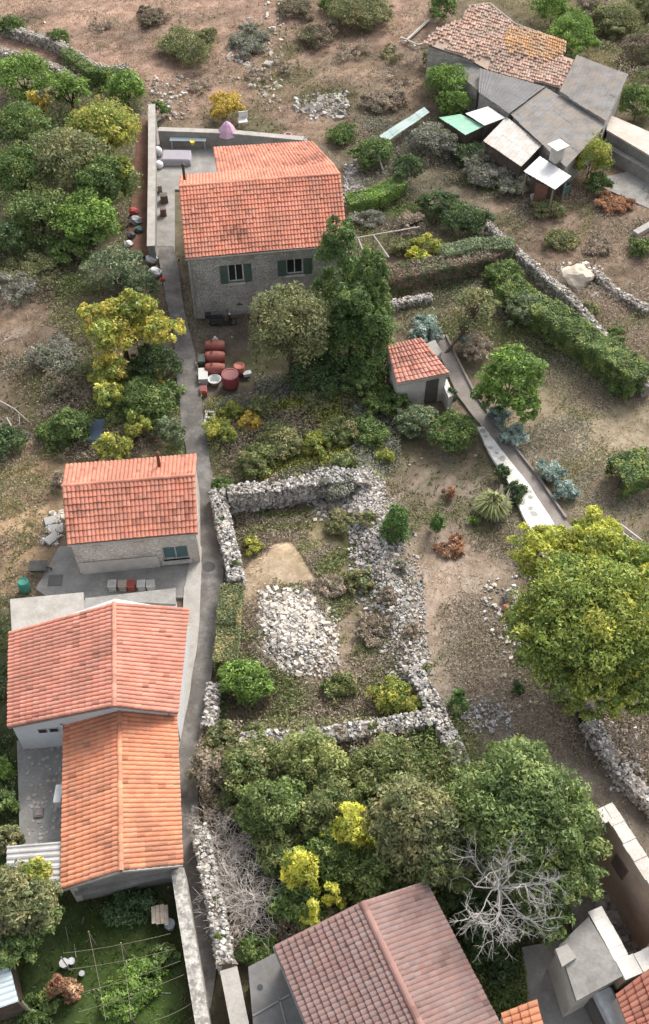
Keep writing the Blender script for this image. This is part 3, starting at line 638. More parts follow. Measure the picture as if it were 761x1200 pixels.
    sh('farm_shed', 'small bright white tin roof panel tucked against the dark ribbed roof', [(546, 133), (569, 147), (592, 138), (571, 125)], (2.2, 2.2, 2.4, 2.4), 2, 1, M['tin_clean'], wall=M['wood_dark'])
    sh('farm_shed', 'lean-to roofed with pale green plastic sheet', [(516, 138), (546, 158), (567, 148), (540, 134)], (1.8, 1.8, 2.0, 2.0), 3, 1, M['plastic_green'], wall=M['wood_dark'])
    sh('farm_shed', 'dark patched lean-to against the barn corner', [(528, 78), (560, 106), (577, 88), (545, 66)], (2.3, 2.3, 2.8, 2.8), 3, 2, M['fibre'], wall=M['rubble'])
    # porch with a white sheet
    q = [Z(a, z) for a, z in zip([(614, 201), (650, 222), (668, 207), (632, 184)], (2.2, 2.2, 2.3, 2.3))]; c = sum(q)/4
    e = empty('porch', (c[0], c[1], 0), 'open porch under a clean white roof sheet', 'porch'); sheets(q, 2, 1, M['tin_clean'], e, amp=.015)
    for x in q:
        xx = c+(x-c)*.88; m = MB(); m.tube((xx[0], xx[1], -.2), (xx[0], xx[1], x[2]-.03), .07, 6); m.build('post', M['wood'], e)
    xx = lerp(q[0], q[1], .65)+np.array((0, .35, 0)); m = MB(); m.box((xx[0], xx[1], .95), (.95, .08, 1.9), -.55, (.22, .10, .07)); m.build('door', M['paint'], e)
    m = MB(); c1 = c+np.array((0, .5, 0)); m.box((c1[0], c1[1], 1), (2.0, .15, 2.0), -.55, (.16, .13, .11)); m.build('back_wall', M['paint'], e)
    p = P(625, 235); m = MB(); m.lathe(p, ((.2, 0), (.28, .4), (.3, .42), (.26, .42), (.18, .1)), 10, (.75, .75, .76)); tag(m.build('bucket', M['paint']), 'white bucket on the ground before the open porch', 'bucket')
    p = P(661, 228); m = MB(); m.lathe(p, ((.3, 0), (.34, .45), (.34, .9), (.3, .95), (.28, .9), (.27, .5)), 12, (.10, .22, .20)); tag(m.build('barrel', M['paint']), 'dark teal barrel beside the open porch', 'barrel')
    # pale building at the right edge
    q = [Z(a, 1.9) for a in ((712, 153), (716, 136), (800, 172), (800, 205))]; c = sum(q)/4; e = empty('roofless_annex', (c[0], c[1], 0), 'low annex with pale broken flat roof behind the retaining wall', 'building')
    m = MB(); m.prism([x[:2] for x in q], -.2, 1.8); m.build('wall', M['concrete'], e); m = MB(); m.prism([c[:2]+(x[:2]-c[:2])*1.03 for x in q], 1.803, 1.95); m.build('roof_slab', surf('pale_roof', (.60, .55, .49), .9, .4, .9, (.65, .6, .56), .4, 8, stain=.5, stain_col=(.42, .33, .27)), e)
    q = [Z(a, .9) for a in ((712, 162), (718, 155), (820, 214), (820, 226))]; c = sum(q)/4; o = MB(); o.prism([x[:2] for x in q], -.2, .9)
    tag(o.build('black_tarpaulin_stack', M['iron']), 'long low stack under black tarpaulin along the annex', 'stack')
farm()
e = empty('plastic_sheet_roof', P(477, 148), 'long bluish green plastic sheet laid over poles among the shrubs', 'sheet')
sheets([P(445, 160, .9), P(452, 168, .9), P(503, 132, 1.2), P(497, 126, 1.2)], 1, 5, surf('blue_green_sheet', (.27, .36, .34), .5, .4, 1, (.6, .7, .65), .1, 10, stain=.3, stain_col=(.45, .48, .45)), e, name='sheet')
for px, z in (((448, 163), .9), ((500, 130), 1.2), ((473, 147), 1.0)):
    q = P(*px, z); m = MB(); m.tube((q[0], q[1], -.2), (q[0], q[1], z-.05), .05, 5); m.build('pole', M['wood'], e)

# ------------------------------------------------------------------ corrugated canopy by the patio, pale blue roof at the edge
e = empty('corrugated_canopy', P(42, 1020, YARD_Z), 'grey corrugated metal canopy attached to the orange tiled wing', 'canopy')
q = [P(8, 1050, 2.3), P(73, 1046, 2.5), P(74, 987, 2.5), P(9, 993, 2.3)]
sheets([q[0], q[3], q[2], q[1]], 2, 2, surf('grey_tin', (.47, .46, .45), .6, .3, .9, (.6, .58, .56), .1, 12, stain=.35, stain_col=(.3, .27, .25)), e, period=.24, amp=.035)
for x in (q[0], q[3], lerp(q[0], q[1], .5)):
    y = x+np.array((.2, 0, 0)); m = MB(); m.tube((y[0], y[1], .6), (y[0], y[1], x[2]-.05), .05, 6); m.build('post', M['wood'], e)
e = empty('tin_shed', P(0, 1140, YARD_Z), 'tin shed with pale blue corrugated roof below the yellow green tree', 'shed')
q = [P(-40, 1195, 2.4), P(21, 1174, 2.4), P(2, 1098, 2.7), P(-40, 1110, 2.7)]
sheets([q[1], q[2], q[3], q[0]], 3, 2, M['tin_blue'], e, period=.22, amp=.025)
c = sum(q)/4; m = MB(); m.prism([c[:2]+(x[:2]-c[:2])*.94 for x in q], .5, [2.3, 2.3, 2.6, 2.6]); m.build('wall', M['wood_dark'], e)
p = P(22, 1172, 2.4); m = MB(); m.tube((p[0]+.05, p[1], .6), (p[0]+.05, p[1], 2.3), .06, 6); m.build('post', M['wood'], e)

# ------------------------------------------------------------------ ruin at the bottom right
def ruin():
    zt = 5.0; zl = 3.4; W = .55
    outer = [(679, 955), (718, 940), (790, 1052), (738, 1150), (690, 1072)]
    px = {'a': (679, 958), 'b': (718, 941), 'c': (800, 1068), 'd': (733, 1148), 'e': (690, 1068)}
    q = {k: P(*v, zt if k in 'abc' else zl) for k, v in px.items()}
    cen = sum(q.values())/5; t = empty('roofless_ruin', (cen[0], cen[1], 0), 'roofless ruin with bare beige inner walls and white wall tops', 'ruin')
    def wall(a, b, z0, z1, name, mat=M['beige'], top=M['white'], w_=W, steps=1):
        a, b = np.array(a[:2]), np.array(b[:2]); d = (b-a)/np.linalg.norm(b-a); n = np.array((-d[1], d[0])); n = n if np.dot(n, cen[:2]-a) > 0 else -n
        m = MB(); q_ = [a, b, b+n*w_, a+n*w_]; m.prism(q_, -.2, z1-.1); wo = m.build(name, mat, t)
        m = MB(); k = max(2, int(np.linalg.norm(b-a)/.38))
        for i in range(k):
            p0, p1 = a+(b-a)*i/k, a+(b-a)*(i+1)/k; h = random.uniform(-.02, .03); i0 = random.uniform(-.03, .04)
            g = .002; m.prism([p0-n*.02+d*g, p1-n*.02-d*g, p1+n*(w_+.02+i0)-d*g, p0+n*(w_+.02+i0)+d*g], z1-.097, z1+h)
        m.build('wall_top', top, wo)
        return n, d
    wp = surf('ruin_wall_top', (.60, .56, .51), .9, .45, 1.5, (.6, .57, .54), .5, 8)
    wall(q['a'], q['b'], 0, zt, 'wall', top=wp)
    nb, db = wall(q['b']+np.array((.02, -.03, 0)), q['c'], 0, zt, 'wall', top=wp)
    wall(q['e'], q['d'], 0, zl, 'wall', top=M['ruin_white'], w_=.6)
    wall(q['d'], q['c']+np.array((.0, -1.2, 0)), 0, zl+.003, 'wall', top=M['ruin_white'], w_=.7)
    c = q['b'][:2]+(q['c']-q['b'])[:2]*.42+nb*(W+.02); m = MB(); m.box((c[0], c[1], 3.4), (.8, .1, 1.0), math.atan2(db[1], db[0]), (.14, .10, .08)); m.build('niche', M['paint'], t)
    m = MB(); m.prism([x[:2] for x in (q['a'], q['b'], q['c'], q['d'], q['e'])], .1, .3); m.build('floor', M['mortar'], t)
    return cen, q
rc, rq = ruin()
q = [P(655, 1108, 3.2), P(690, 1074, 3.4), P(731, 1143, 3.4), P(676, 1173, 3.2)]; c = sum(q)/4
e = empty('concrete_outhouse', (c[0], c[1], 0), 'outhouse with sloping grey concrete roof against the ruin', 'outhouse')
m = MB(); m.prism([x[:2] for x in q], [2.98, 3.18, 3.18, 2.98], [3.2, 3.4, 3.4, 3.2]); m.build('roof', M['concrete'], e)
m = MB(); m.prism([c[:2]+(x[:2]-c[:2])*.93 for x in q], -.2, 2.975); m.build('wall', M['plaster'], e)
m = MB(); pq = [P(651, 1112, 3.42), P(665, 1106, 3.42), P(676, 1122, 3.42), P(659, 1133, 3.42)]; m.prism([x[:2] for x in pq], 3.1, 3.42); m.build('roof_block', M['concrete_pale'], e)
# red roof in the corner, orange roof tip, boxes
def cornerroof(name, label, px, zs, tc, mat=M['tile']):
    q = [P(*a, z) for a, z in zip(px, zs)]; c = sum(q)/4; t = empty(name, (c[0], c[1], 0), label, 'house')
    r = deck(*q, .12, M['wood'], t); tile_field(*q, tc, 'tile_covering', mat, r)
    m = MB(); m.prism([c[:2]+(x[:2]-c[:2])*.92 for x in q], -.2, [z-.16 for z in zs]); m.build('wall', M['plaster'], t); return t
cornerroof('red_roof_house', 'dark red tiled roof beside the white wall of the ruin', [(742, 1218), (722, 1165), (800, 1105), (830, 1190)], (3.6, 3.6, 4.2, 4.2), (.36, .14, .10))
cornerroof('orange_roof_annex', 'tip of a bright orange tiled roof beside the brown roof', [(600, 1240), (588, 1187), (629, 1171), (645, 1230)], (3.2, 3.2, 3.5, 3.5), (.64, .27, .15))
p = P(712, 1182, 1.4); e = empty('water_tank', (p[0], p[1], 0), 'pale grey plastic water tank on a stand beside the red roof', 'tank')
m = MB(); m.box((p[0], p[1], 1.75), (.75, 1.35, .7), .35, (.62, .66, .69)); m.build('tank', M['paint'], e, bevel=.12)
m = MB(); m.box((p[0], p[1], .6), (.9, 1.4, 1.5), .35, (.15, .14, .13)); m.build('stand', M['paint'], e)

# ------------------------------------------------------------------ stones
def ico():
    t = (1+5**.5)/2; V = np.array([(-1, t, 0), (1, t, 0), (-1, -t, 0), (1, -t, 0), (0, -1, t), (0, 1, t), (0, -1, -t), (0, 1, -t), (t, 0, -1), (t, 0, 1), (-t, 0, -1), (-t, 0, 1)], float)
    F = np.array([(0, 11, 5), (0, 5, 1), (0, 1, 7), (0, 7, 10), (0, 10, 11), (1, 5, 9), (5, 11, 4), (11, 10, 2), (10, 7, 6), (7, 1, 8), (3, 9, 4), (3, 4, 2), (3, 2, 6), (3, 6, 8), (3, 8, 9), (4, 9, 5), (2, 4, 11), (6, 2, 10), (8, 6, 7), (9, 8, 1)])
    return V/np.linalg.norm(V[0]), F
ICO_V, ICO_F = ico()
CUBE_V = np.array([(-1, -1, -1), (1, -1, -1), (1, 1, -1), (-1, 1, -1), (-1, -1, 1), (1, -1, 1), (1, 1, 1), (-1, 1, 1)], float)*.62
CUBE_F = np.array([(0, 2, 1), (0, 3, 2), (4, 5, 6), (4, 6, 7), (0, 1, 5), (0, 5, 4), (1, 2, 6), (1, 6, 5), (2, 3, 7), (2, 7, 6), (3, 0, 4), (3, 4, 7)])
def stones_np(pos, size, cols, flat=.7, tilt=.35):      # many angular broken blocks, one mesh
    N = len(pos); V = CUBE_V[None]*(1+RNG.normal(0, .22, (N, 8, 3)))
    V[:, 4:, :2] *= RNG.uniform(.55, .95, (N, 1, 1))
    V = V*(size[:, None]*RNG.uniform(.6, 1.35, (N, 3))*np.array((1, 1, flat)))[:, None, :]
    a = RNG.uniform(0, 6.28, N); c, s = np.cos(a), np.sin(a); x = V[..., 0]*c[:, None]-V[..., 1]*s[:, None]; y = V[..., 0]*s[:, None]+V[..., 1]*c[:, None]; z = V[..., 2]
    for ax in (0, 1):
        b = RNG.normal(0, tilt, N); c, s = np.cos(b)[:, None], np.sin(b)[:, None]
        if ax == 0: x, z = x*c-z*s, z*c+x*s
        else: y, z = y*c-z*s, z*c+y*s
    V = np.stack((x, y, z), -1)+pos[:, None, :]
    Fq = (np.arange(N)[:, None, None]*8+CUBE_F[None]).reshape(-1, 3)
    return V.reshape(-1, 3), Fq, np.repeat(cols, 12, 0)
def bag_np(p, r, c):                                     # soft lumpy bundle
    V = ICO_V; F = ICO_F
    for _ in range(2):
        n = len(V); e = {}; nf = []; VV = list(V)
        def mid(i, j):
            k = (min(i, j), max(i, j))
            if k not in e: m_ = VV[i]+VV[j]; VV.append(m_/np.linalg.norm(m_)); e[k] = len(VV)-1
            return e[k]
        for i, j, k in F: x, y, z = mid(i, j), mid(j, k), mid(k, i); nf += [(i, x, z), (j, y, x), (k, z, y), (x, y, z)]
        V, F = np.array(VV), np.array(nf)
    ph = RNG.uniform(0, 6.28, 4); d = 1+.12*np.sin(V[:, 0]*4+ph[0])*np.cos(V[:, 1]*5+ph[1])+.10*np.sin(V[:, 2]*6+V[:, 0]*5+ph[2])+.05*np.sin(V[:, 1]*11+ph[3])
    V = V*d[:, None]*r*np.array((1, .85, .7)); return V+np.asarray(p), F, np.tile(c, (len(F), 1))
def stone_cols(N, base=(.42, .39, .36), var=.3):
    t = np.clip(1+RNG.normal(0, var, N), .4, 1.7); h = RNG.normal(0, .03, N); return np.clip(np.stack((base[0]*t*(1+h), base[1]*t, base[2]*t*(1-h)), 1), .02, .85)
STONE_ME = []
for i in range(10):
    V, Fq, c = stones_np(np.zeros((1, 3)), np.array([1.]), np.ones((1, 3)), .65); STONE_ME.append((np_mesh('stone', V, Fq), np_mesh('pale_stone', V, Fq)))
    STONE_ME[-1][0].materials.append(M['stone1']); STONE_ME[-1][1].materials.append(M['stone2'])
def put_stone(parent, p, s, pale=0, name='stone'):
    o = bpy.data.objects.new(name, random.choice(STONE_ME)[pale]); COL.objects.link(o)
    o.parent = parent; o.location = np.array(p)-world_loc(parent); o.scale = (s*random.uniform(.8, 1.2), s*random.uniform(.8, 1.2), s*random.uniform(.7, 1.1)); o.rotation_euler = (random.uniform(-.4, .4), random.uniform(-.4, .4), random.uniform(0, 6.28)); return o
def stone_wall(name, label, px, width, height, base=(.42, .39, .36), z0=0., size=(.055, .125), big=14, pale=0, ragged=.12, core=M['mortar'], zref=None):
    zr = height+z0 if zref is None else zref
    pts = [P(*a, zr) for a in px]; c = sum(pts)/len(pts); t = empty(name, (c[0], c[1], z0), label, 'wall')
    pos = []; m = MB(); norms = []
    for i, (a, b) in enumerate(zip(pts[:-1], pts[1:])):
        d = (b-a)[:2]; L = np.linalg.norm(d); d /= L; n = np.array((-d[1], d[0])); hw = width/2; k = max(1, int(L/.8))
        for j in range(k):
            p0, p1 = a[:2]+d*L*j/k, a[:2]+d*L*(j+1)/k; h = height*(1+random.uniform(-ragged, ragged))*.9
            m.prism([p0-n*hw*.86, p1-n*hw*.86+d*.01, p1+n*hw*.86+d*.01, p0+n*hw*.86], z0-.3, z0+h-random.uniform(0, .02))
        sp = (size[0]+size[1])*.62
        nt_ = int(L*width/sp**2*1.25); u = RNG.uniform(0, L, nt_); v = RNG.uniform(-hw, hw, nt_)
        zz = z0+height*(.93+.1*ragged*RNG.normal(size=nt_)+.6*ragged*wob(u*1.3+i, v*0+i*3., 8, 24))
        pos.append(np.stack((a[0]+d[0]*u+n[0]*v, a[1]+d[1]*u+n[1]*v, zz), 1))
        nf = int(L*height/sp**2*1.0)
        for sgn in (-1, 1):
            u = RNG.uniform(0, L, nf); zz = z0+RNG.uniform(0, height*.93, nf); v = sgn*hw*RNG.uniform(.84, 1., nf)
            pos.append(np.stack((a[0]+d[0]*u+n[0]*v, a[1]+d[1]*u+n[1]*v, zz), 1))
    m.build('wall_core', core, t)
    pos = np.concatenate(pos); V, Fq, cs = stones_np(pos, size[0]*.8+(size[1]*1.35-size[0]*.8)*RNG.random(len(pos))**2.2, stone_cols(len(pos), base), .75)
    tag(link('stonework', np_mesh('stonework', V, Fq, cs), M['stone'], t), kind='stuff')
    for i in range(big):
        s = random.randrange(len(pts)-1); a, b = pts[s], pts[s+1]; q = lerp(a, b, random.random()); d = (b-a)[:2]/np.linalg.norm((b-a)[:2]); v = random.uniform(-.4, .4)*width
        put_stone(t, (q[0]-d[1]*v, q[1]+d[0]*v, z0+height*random.uniform(.93, .99)), random.uniform(.12, .22), pale)
    return t
PALE = (.44, .42, .395)
stone_wall('dry_stone_wall', 'pale dry stone wall running along the alley edge below the garden', [(254, 572), (262, 610), (272, 650), (277, 678)], .8, 1.1, PALE, big=16, pale=1)
stone_wall('dry_stone_wall', 'grey dry stone retaining wall below the weedy garden', [(268, 575), (330, 568), (372, 560)], .8, 1.5, (.46, .43, .40), big=14)
stone_wall('dry_stone_wall', 'broken corner of dry stone wall above the rubble ridge', [(372, 560), (415, 556), (437, 560)], 1.1, 1.1, PALE, ragged=.25, big=16, pale=1)
stone_wall('dry_stone_wall', 'pale dry stone wall closing the overgrown plot at its upper side', [(284, 866), (360, 862), (430, 852), (512, 838)], .75, 1.1, (.42, .40, .375), big=26, pale=1)
stone_wall('dry_stone_wall', 'straight dry stone wall running down into the big green tree', [(514, 836), (530, 866), (548, 905), (565, 950)], .75, 1.2, PALE, big=14, pale=1, ragged=.06)
stone_wall('dry_stone_wall', 'tapering dry stone wall linking the rubble ridge to the wall corner', [(482, 780), (500, 808), (514, 834)], .8, 1.0, PALE, big=10, pale=1)
stone_wall('dry_stone_wall', 'whitish crumbling wall along the alley beside the bare shrubs', [(233, 968), (246, 1030), (256, 1080), (264, 1128)], .62, 1.3, (.50, .475, .44), big=14, pale=1)
stone_wall('dry_stone_wall', 'old dry stone wall along the reddish field above the bushes', [(-10, 24), (20, 34), (62, 46), (85, 60), (108, 76), (130, 80), (150, 76)], .8, .9, (.44, .40, .35), big=20, ragged=.25)
stone_wall('dry_stone_wall', 'low dry stone terrace wall beside the bare field path', [(-10, 58), (30, 66), (70, 80), (95, 96)], .8, .5, (.46, .42, .37), big=10, ragged=.4)
stone_wall('dry_stone_wall', 'dry stone wall beyond the clipped hedge', [(572, 262), (606, 292), (640, 322), (668, 345), (761, 452)], .55, 1.0, (.46, .43, .39), big=18)
stone_wall('dry_stone_wall', 'low stone edging across the shaded garden behind the shed', [(450, 358), (480, 350), (505, 346)], .5, .5, (.5, .46, .42), big=6)
stone_wall('dry_stone_wall', 'tumbled dry stone wall with the black crate beside it', [(690, 842), (708, 872), (735, 910), (775, 950)], .7, .8, PALE, ragged=.3, big=16, pale=1)
stone_wall('dry_stone_wall', 'broken line of wall stones beneath the large yellow green tree', [(598, 690), (622, 735), (655, 785), (676, 815)], .6, .6, PALE, ragged=.5, big=18, pale=1)
stone_wall('dry_stone_wall', 'small stone wall beside the clipped alley hedge', [(250, 800), (247, 835), (243, 850)], .6, .8, PALE, big=6, pale=1)
stone_wall('dry_stone_wall', 'stone wall edging the field near the red barn', [(700, 318), (715, 335), (761, 362)], .6, .6, (.42, .38, .34), big=6)
def spoil(name, label, px_poly, z0, n_small, n_big, cat='rubble', base=PALE, size=(.08, .2), bigs=(.2, .36), pale=1, lift=0.):
    poly = world_poly(px_poly); c = poly.mean(0); t = empty(name, (c[0], c[1], 0), label, cat)
    lo, hi = poly.min(0), poly.max(0); pts = []
    while len(pts) < n_small+n_big:
        q = RNG.uniform(lo, hi, (4000, 2)); k = inside_soft(poly, q[:, 0]+.3*wob(q[:, 0], q[:, 1], 12, 32), q[:, 1]+.3*wob(q[:, 0], q[:, 1], 12, 32, 2.), 1.5); q = q[RNG.random(len(q)) < k]; pts += list(q)
    pts = np.array(pts[:n_small+n_big]); z = ghgt(pts[:, 0], pts[:, 1])+lift
    a = pts[:n_small]; V, Fq, cs = stones_np(np.column_stack((a, z[:n_small]+.04)), size[0]+(size[1]*1.2-size[0])*RNG.random(n_small)**1.8, stone_cols(n_small, base), .7)
    tag(link('small_stones', np_mesh('small_stones', V, Fq, cs), M['stone'], t), kind='stuff')
    for p_, zz in zip(pts[n_small:], z[n_small:]): put_stone(t, (p_[0], p_[1], zz+.08), random.uniform(*bigs), pale)
    return t
spoil('stone_heap', 'heap of white broken limestone blocks beside the sandy mound', [(300, 760), (305, 715), (330, 692), (365, 695), (392, 735), (398, 755), (375, 785), (340, 795), (312, 790)], 0, 1900, 270, 'heap', (.50, .475, .44), (.05, .13), (.11, .22), 1)
spoil('rubble_ridge', 'long ridge of grey rubble stones between the two plots', [(408, 615), (440, 585), (455, 640), (480, 690), (492, 750), (505, 800), (480, 790), (465, 740), (440, 690), (420, 650)], 0, 3000, 110, 'rubble', (.42, .40, .38), (.04, .12), (.11, .22), 0)
spoil('rubble_scatter', 'scattered grey rubble around the broken wall corner', [(360, 562), (440, 545), (452, 580), (430, 610), (390, 600)], 0, 1300, 30, 'rubble', (.46, .43, .40), (.06, .15), (.15, .28), 0)
spoil('rubble_scatter', 'line of small pale stones across the bare brown strip', [(560, 675), (575, 675), (600, 720), (625, 790), (640, 830), (610, 790), (580, 730)], 0, 160, 26, 'rubble', PALE, (.05, .12), (.12, .24), 1)
spoil('rubble_scatter', 'grey stones strewn below the small dark pine near the wall corner', [(540, 825), (590, 820), (600, 850), (550, 860)], 0, 260, 8, 'rubble', (.42, .41, .41), (.05, .12), (.12, .2), 0)
spoil('rubble_scatter', 'pale stones strewn over the bare hillside below the shrubs', [(255, 75), (330, 0), (335, 60), (330, 140), (280, 105)], 0, 220, 40, 'rubble', (.5, .45, .40), (.07, .2), (.2, .4), 1)
spoil('rubble_scatter', 'grey rock pile on the hillside above the back yard wall', [(345, 118), (400, 108), (410, 130), (380, 140), (350, 132)], 0, 260, 26, 'rubble', (.46, .43, .40), (.08, .25), (.25, .5), 0)
spoil('rubble_scatter', 'grey rubble bank beside the gable of the stone house', [(402, 195), (425, 190), (432, 235), (412, 240)], 0, 420, 14, 'rubble', (.42, .39, .37), (.08, .2), (.2, .36), 0)
spoil('rubble_scatter', 'pale rocks strewn along the field track', [(170, 95), (200, 90), (220, 140), (190, 135)], 0, 160, 14, 'rubble', (.48, .43, .38), (.08, .2), (.2, .35), 1)
spoil('rubble_scatter', 'fallen stones inside the roofless ruin', [(692, 1040), (716, 1000), (745, 1090), (735, 1125), (712, 1100)], 0, 220, 30, 'rubble', (.36, .32, .29), (.1, .25), (.25, .45), 0, .25)
spoil('rubble_scatter', 'fallen wall stones between the bare shrubs and the alley wall', [(245, 985), (262, 985), (280, 1060), (285, 1110), (268, 1110)], 0, 380, 14, 'rubble', (.55, .48, .41), (.06, .14), (.14, .24), 1)
spoil('rubble_scatter', 'pale stones lying beside the red tiled barn path', [(655, 320), (700, 310), (715, 345), (680, 350)], 0, 200, 10, 'rubble', (.5, .44, .38), (.08, .2), (.2, .35), 1)
spoil('rubble_scatter', 'white stones near the tilted crate at the field edge', [(700, 860), (725, 850), (761, 930), (740, 930)], 0, 260, 10, 'rubble', (.46, .44, .42), (.06, .16), (.16, .28), 1)
spoil('rubble_scatter', 'stones lying beside the wall of the small house', [(55, 600), (72, 600), (70, 640), (52, 640)], 0, 60, 10, 'rubble', (.48, .46, .44), (.08, .16), (.16, .3), 1)
# loose field stones
n = 2600; q = np.column_stack((RNG.uniform(-42, 42, n), RNG.uniform(12, 105, n))); u = wob(q[:, 0], q[:, 1], 4, 24, 3.); q = q[(u > -.2)]
V, Fq, cs = stones_np(np.column_stack((q, ghgt(q[:, 0], q[:, 1]))), RNG.uniform(.03, .09, len(q))*RNG.choice((1, 1, 1, 2), len(q)), stone_cols(len(q), (.42, .36, .30)), .6)
tag(link('field_stones', np_mesh('field_stones', V, Fq, cs), M['stone']), 'small loose stones strewn over the bare ground', 'stones', kind='stuff')

# ------------------------------------------------------------------ rendered walls
def plain_wall(name, label, px, width, height, mat, capmat=None, z0=0., taper=0):
    pts = [P(*a, height) for a in px]; c = sum(pts)/len(pts); t = empty(name, (c[0], c[1], z0), label, 'wall')
    for i, (a, b) in enumerate(zip(pts[:-1], pts[1:])):
        d = (b-a)[:2]; L = np.linalg.norm(d); d /= L; n = np.array((-d[1], d[0])); hw = width/2; a2, b2 = a[:2], b[:2]
        if i: a2 = a2-d*.0
        m = MB(); m.prism([a2-n*hw, b2-n*hw, b2+n*hw, a2+n*hw], z0-.3, height-(.083 if capmat else 0)-.003*i); m.build('wall_panel', mat, t)
        if capmat: m = MB(); m.prism([a2-n*(hw+.03), b2-n*(hw+.03), b2+n*(hw+.03), a2+n*(hw+.03)], height-.08-.003*i, height-.003*i); m.build('coping', capmat, t)
    return t
plain_wall('yard_wall', 'tall grey yard wall with pale top along the dirt lane', [(178, 122), (178, 200), (177, 288)], .5, 1.5, M['concrete'], M['concrete_pale'])
plain_wall('yard_wall', 'grey back yard wall with pale coping below the hillside', [(186, 151), (270, 154), (356, 162)], .5, 1.5, M['concrete'], M['concrete_pale'])
plain_wall('yard_wall', 'mottled whitewashed wall between the green yard and the alley', [(208, 1018), (216, 1070), (226, 1130), (240, 1215)], .55, 2.0, M['whitewash'])
plain_wall('yard_wall', 'smooth white parapet wall along the alley beside the concrete terrace', [(268, 1135), (284, 1215)], .7, 2.1, M['concrete_pale'])
strip([(558, 500), (572, 528), (596, 566), (614, 604), (640, 660)], [(566, 500), (592, 532), (622, 570), (645, 604), (672, 660)], .27, surf('whitewashed_paving', (.74, .72, .69), .9, .3, 1.6, (.62, .6, .57), .5, 8, stain=.35, stain_col=(.42, .39, .36)), 'whitewashed_path', 'whitewashed rough path along the grey garden path', .2)
p_ = bpy.data.objects['whitewashed_path']
for i in range(46):                                     # uneven slabs of the white path
    s_ = i/46; l0 = np.array((562+55*s_, 505+99*s_)); r0 = np.array((570+75*s_, 505+99*s_)); q = l0+(r0-l0)*random.uniform(.12, .88); c = P(q[0], q[1], .27); r = random.uniform(.1, .24); k = random.randint(5, 7); ro = random.random()*6
    m = MB(); m.prism([(c[0]+r*random.uniform(.7, 1.2)*math.cos(ro+6.283*j/k), c[1]+r*random.uniform(.7, 1.2)*math.sin(ro+6.283*j/k)) for j in range(k)], .25, .278+random.random()*.012); m.build('paving_slab', M['ruin_white'] if i % 3 else M['concrete_pale'], p_)
plain_wall('retaining_wall', 'long grey concrete retaining wall below the pale annex', [(708, 168), (761, 198), (830, 238)], .5, 1.1, M['concrete'])
plain_wall('path_kerb', 'thin dark kerb on the garden side of the path', [(523, 392), (539, 425), (558, 462), (588, 503), (630, 556), (664, 606)], .12, .34, M['path'])
plain_wall('garden_wall', 'low concrete wall at the right field corner with pale slab'.replace(' right', ''), [(745, 272), (775, 255)], .5, .5, M['concrete_pale'])
# manhole
p = P(245, 664, .17); e = MB(); e.lathe(p, ((.34, 0), (.34, .012), (.30, .016), (.28, .012), (.02, .012)), 20); tag(e.build('manhole_cover', M['iron']), 'round iron manhole cover in the alley', 'manhole')
# patio flagstones
px0 = world_poly([(23, 872), (81, 862), (81, 996), (27, 1002)], YARD_Z+.14); par = bpy.data.objects['patio']
for i in range(290):
    q = px0.min(0)+RNG.random(2)*(px0.max(0)-px0.min(0))
    if inside_soft(px0, q[:1], q[1:], .3)[0] < .9: continue
    m = MB(); r = random.uniform(.04, .11); k = random.randint(5, 7); rot = random.random()*6
    m.prism([(q[0]+r*random.uniform(.7, 1.2)*math.cos(rot+6.283*j/k), q[1]+r*random.uniform(.7, 1.2)*math.sin(rot+6.283*j/k)) for j in range(k)], YARD_Z+.12, YARD_Z+.155+random.random()*.012, None)
    m.build('flagstone', M['stone1'] if random.random() < .6 else M['concrete_pale'], par)
# path flagstones (white wall top joints)
# ------------------------------------------------------------------ small things
def one(mb, name, mat, label, cat, group=None, bevel=0, smooth=False): return tag(mb.build(name, M[mat], None, bevel, smooth), label, cat, group)
# bins in front of the small house
for i, (x, c, lb, lid) in enumerate(((133, (.62, .61, .58), 'off-white plastic box at the end of the row, farthest from the house window', (.5, .49, .46)), (145, (.45, .40, .35), 'beige box between the off-white and the red box', (.4, .34, .3)), (155, (.40, .09, .06), 'red box in the row under the house window', (.3, .06, .045)),
                              (167, (.66, .65, .62), 'white plastic box next to the red box', (.55, .54, .52)), (178, (.66, .65, .60), 'white plastic box at the end of the row, directly below the house window', (.5, .49, .47)))):
    p = P(x, 690, .18); t = empty('storage_box', p, lb, 'box', 'boxes in a row below the small house')
    m = MB(); m.box(p+np.array((0, 0, .24)), (.40, .42, .46), .07, c); m.build('body', M['paint'], t, bevel=.03)
    m = MB(); m.box(p+np.array((0, 0, .49)), (.44, .46, .05), .07, c); m.box(p+np.array((0, 0, .53)), (.3, .3, .03), .07, lid); m.build('lid', M['paint'], t)
p = P(31, 692); m = MB(); m.lathe(p, ((.26, 0), (.30, .2), (.31, .55), (.28, .85), (.24, .88), (.23, .84), (.05, .84)), 14, (.05, .25, .19)); one(m, 'barrel', 'paint', 'green plastic barrel at the edge of the front yard', 'barrel', smooth=True)
p = P(47, 670); t = empty('wheelbarrow', p, 'dark old wheelbarrow beside the green barrel', 'wheelbarrow')
m = MB(); m.hexa([p+np.array(v) for v in ((-.3, -.25, .25), (.3, -.25, .25), (.3, .25, .25), (-.3, .25, .25))], [p+np.array(v) for v in ((-.5, -.35, .55), (.5, -.35, .6), (.5, .35, .6), (-.5, .35, .55))], (.06, .06, .055)); m.build('tray', M['paint'], t)
m = MB(); m.tube(p+np.array((.5, -.06, .2)), p+np.array((.5, .06, .2)), .2, 12, c=(.03, .03, .03)); m.build('wheel', M['paint'], t)
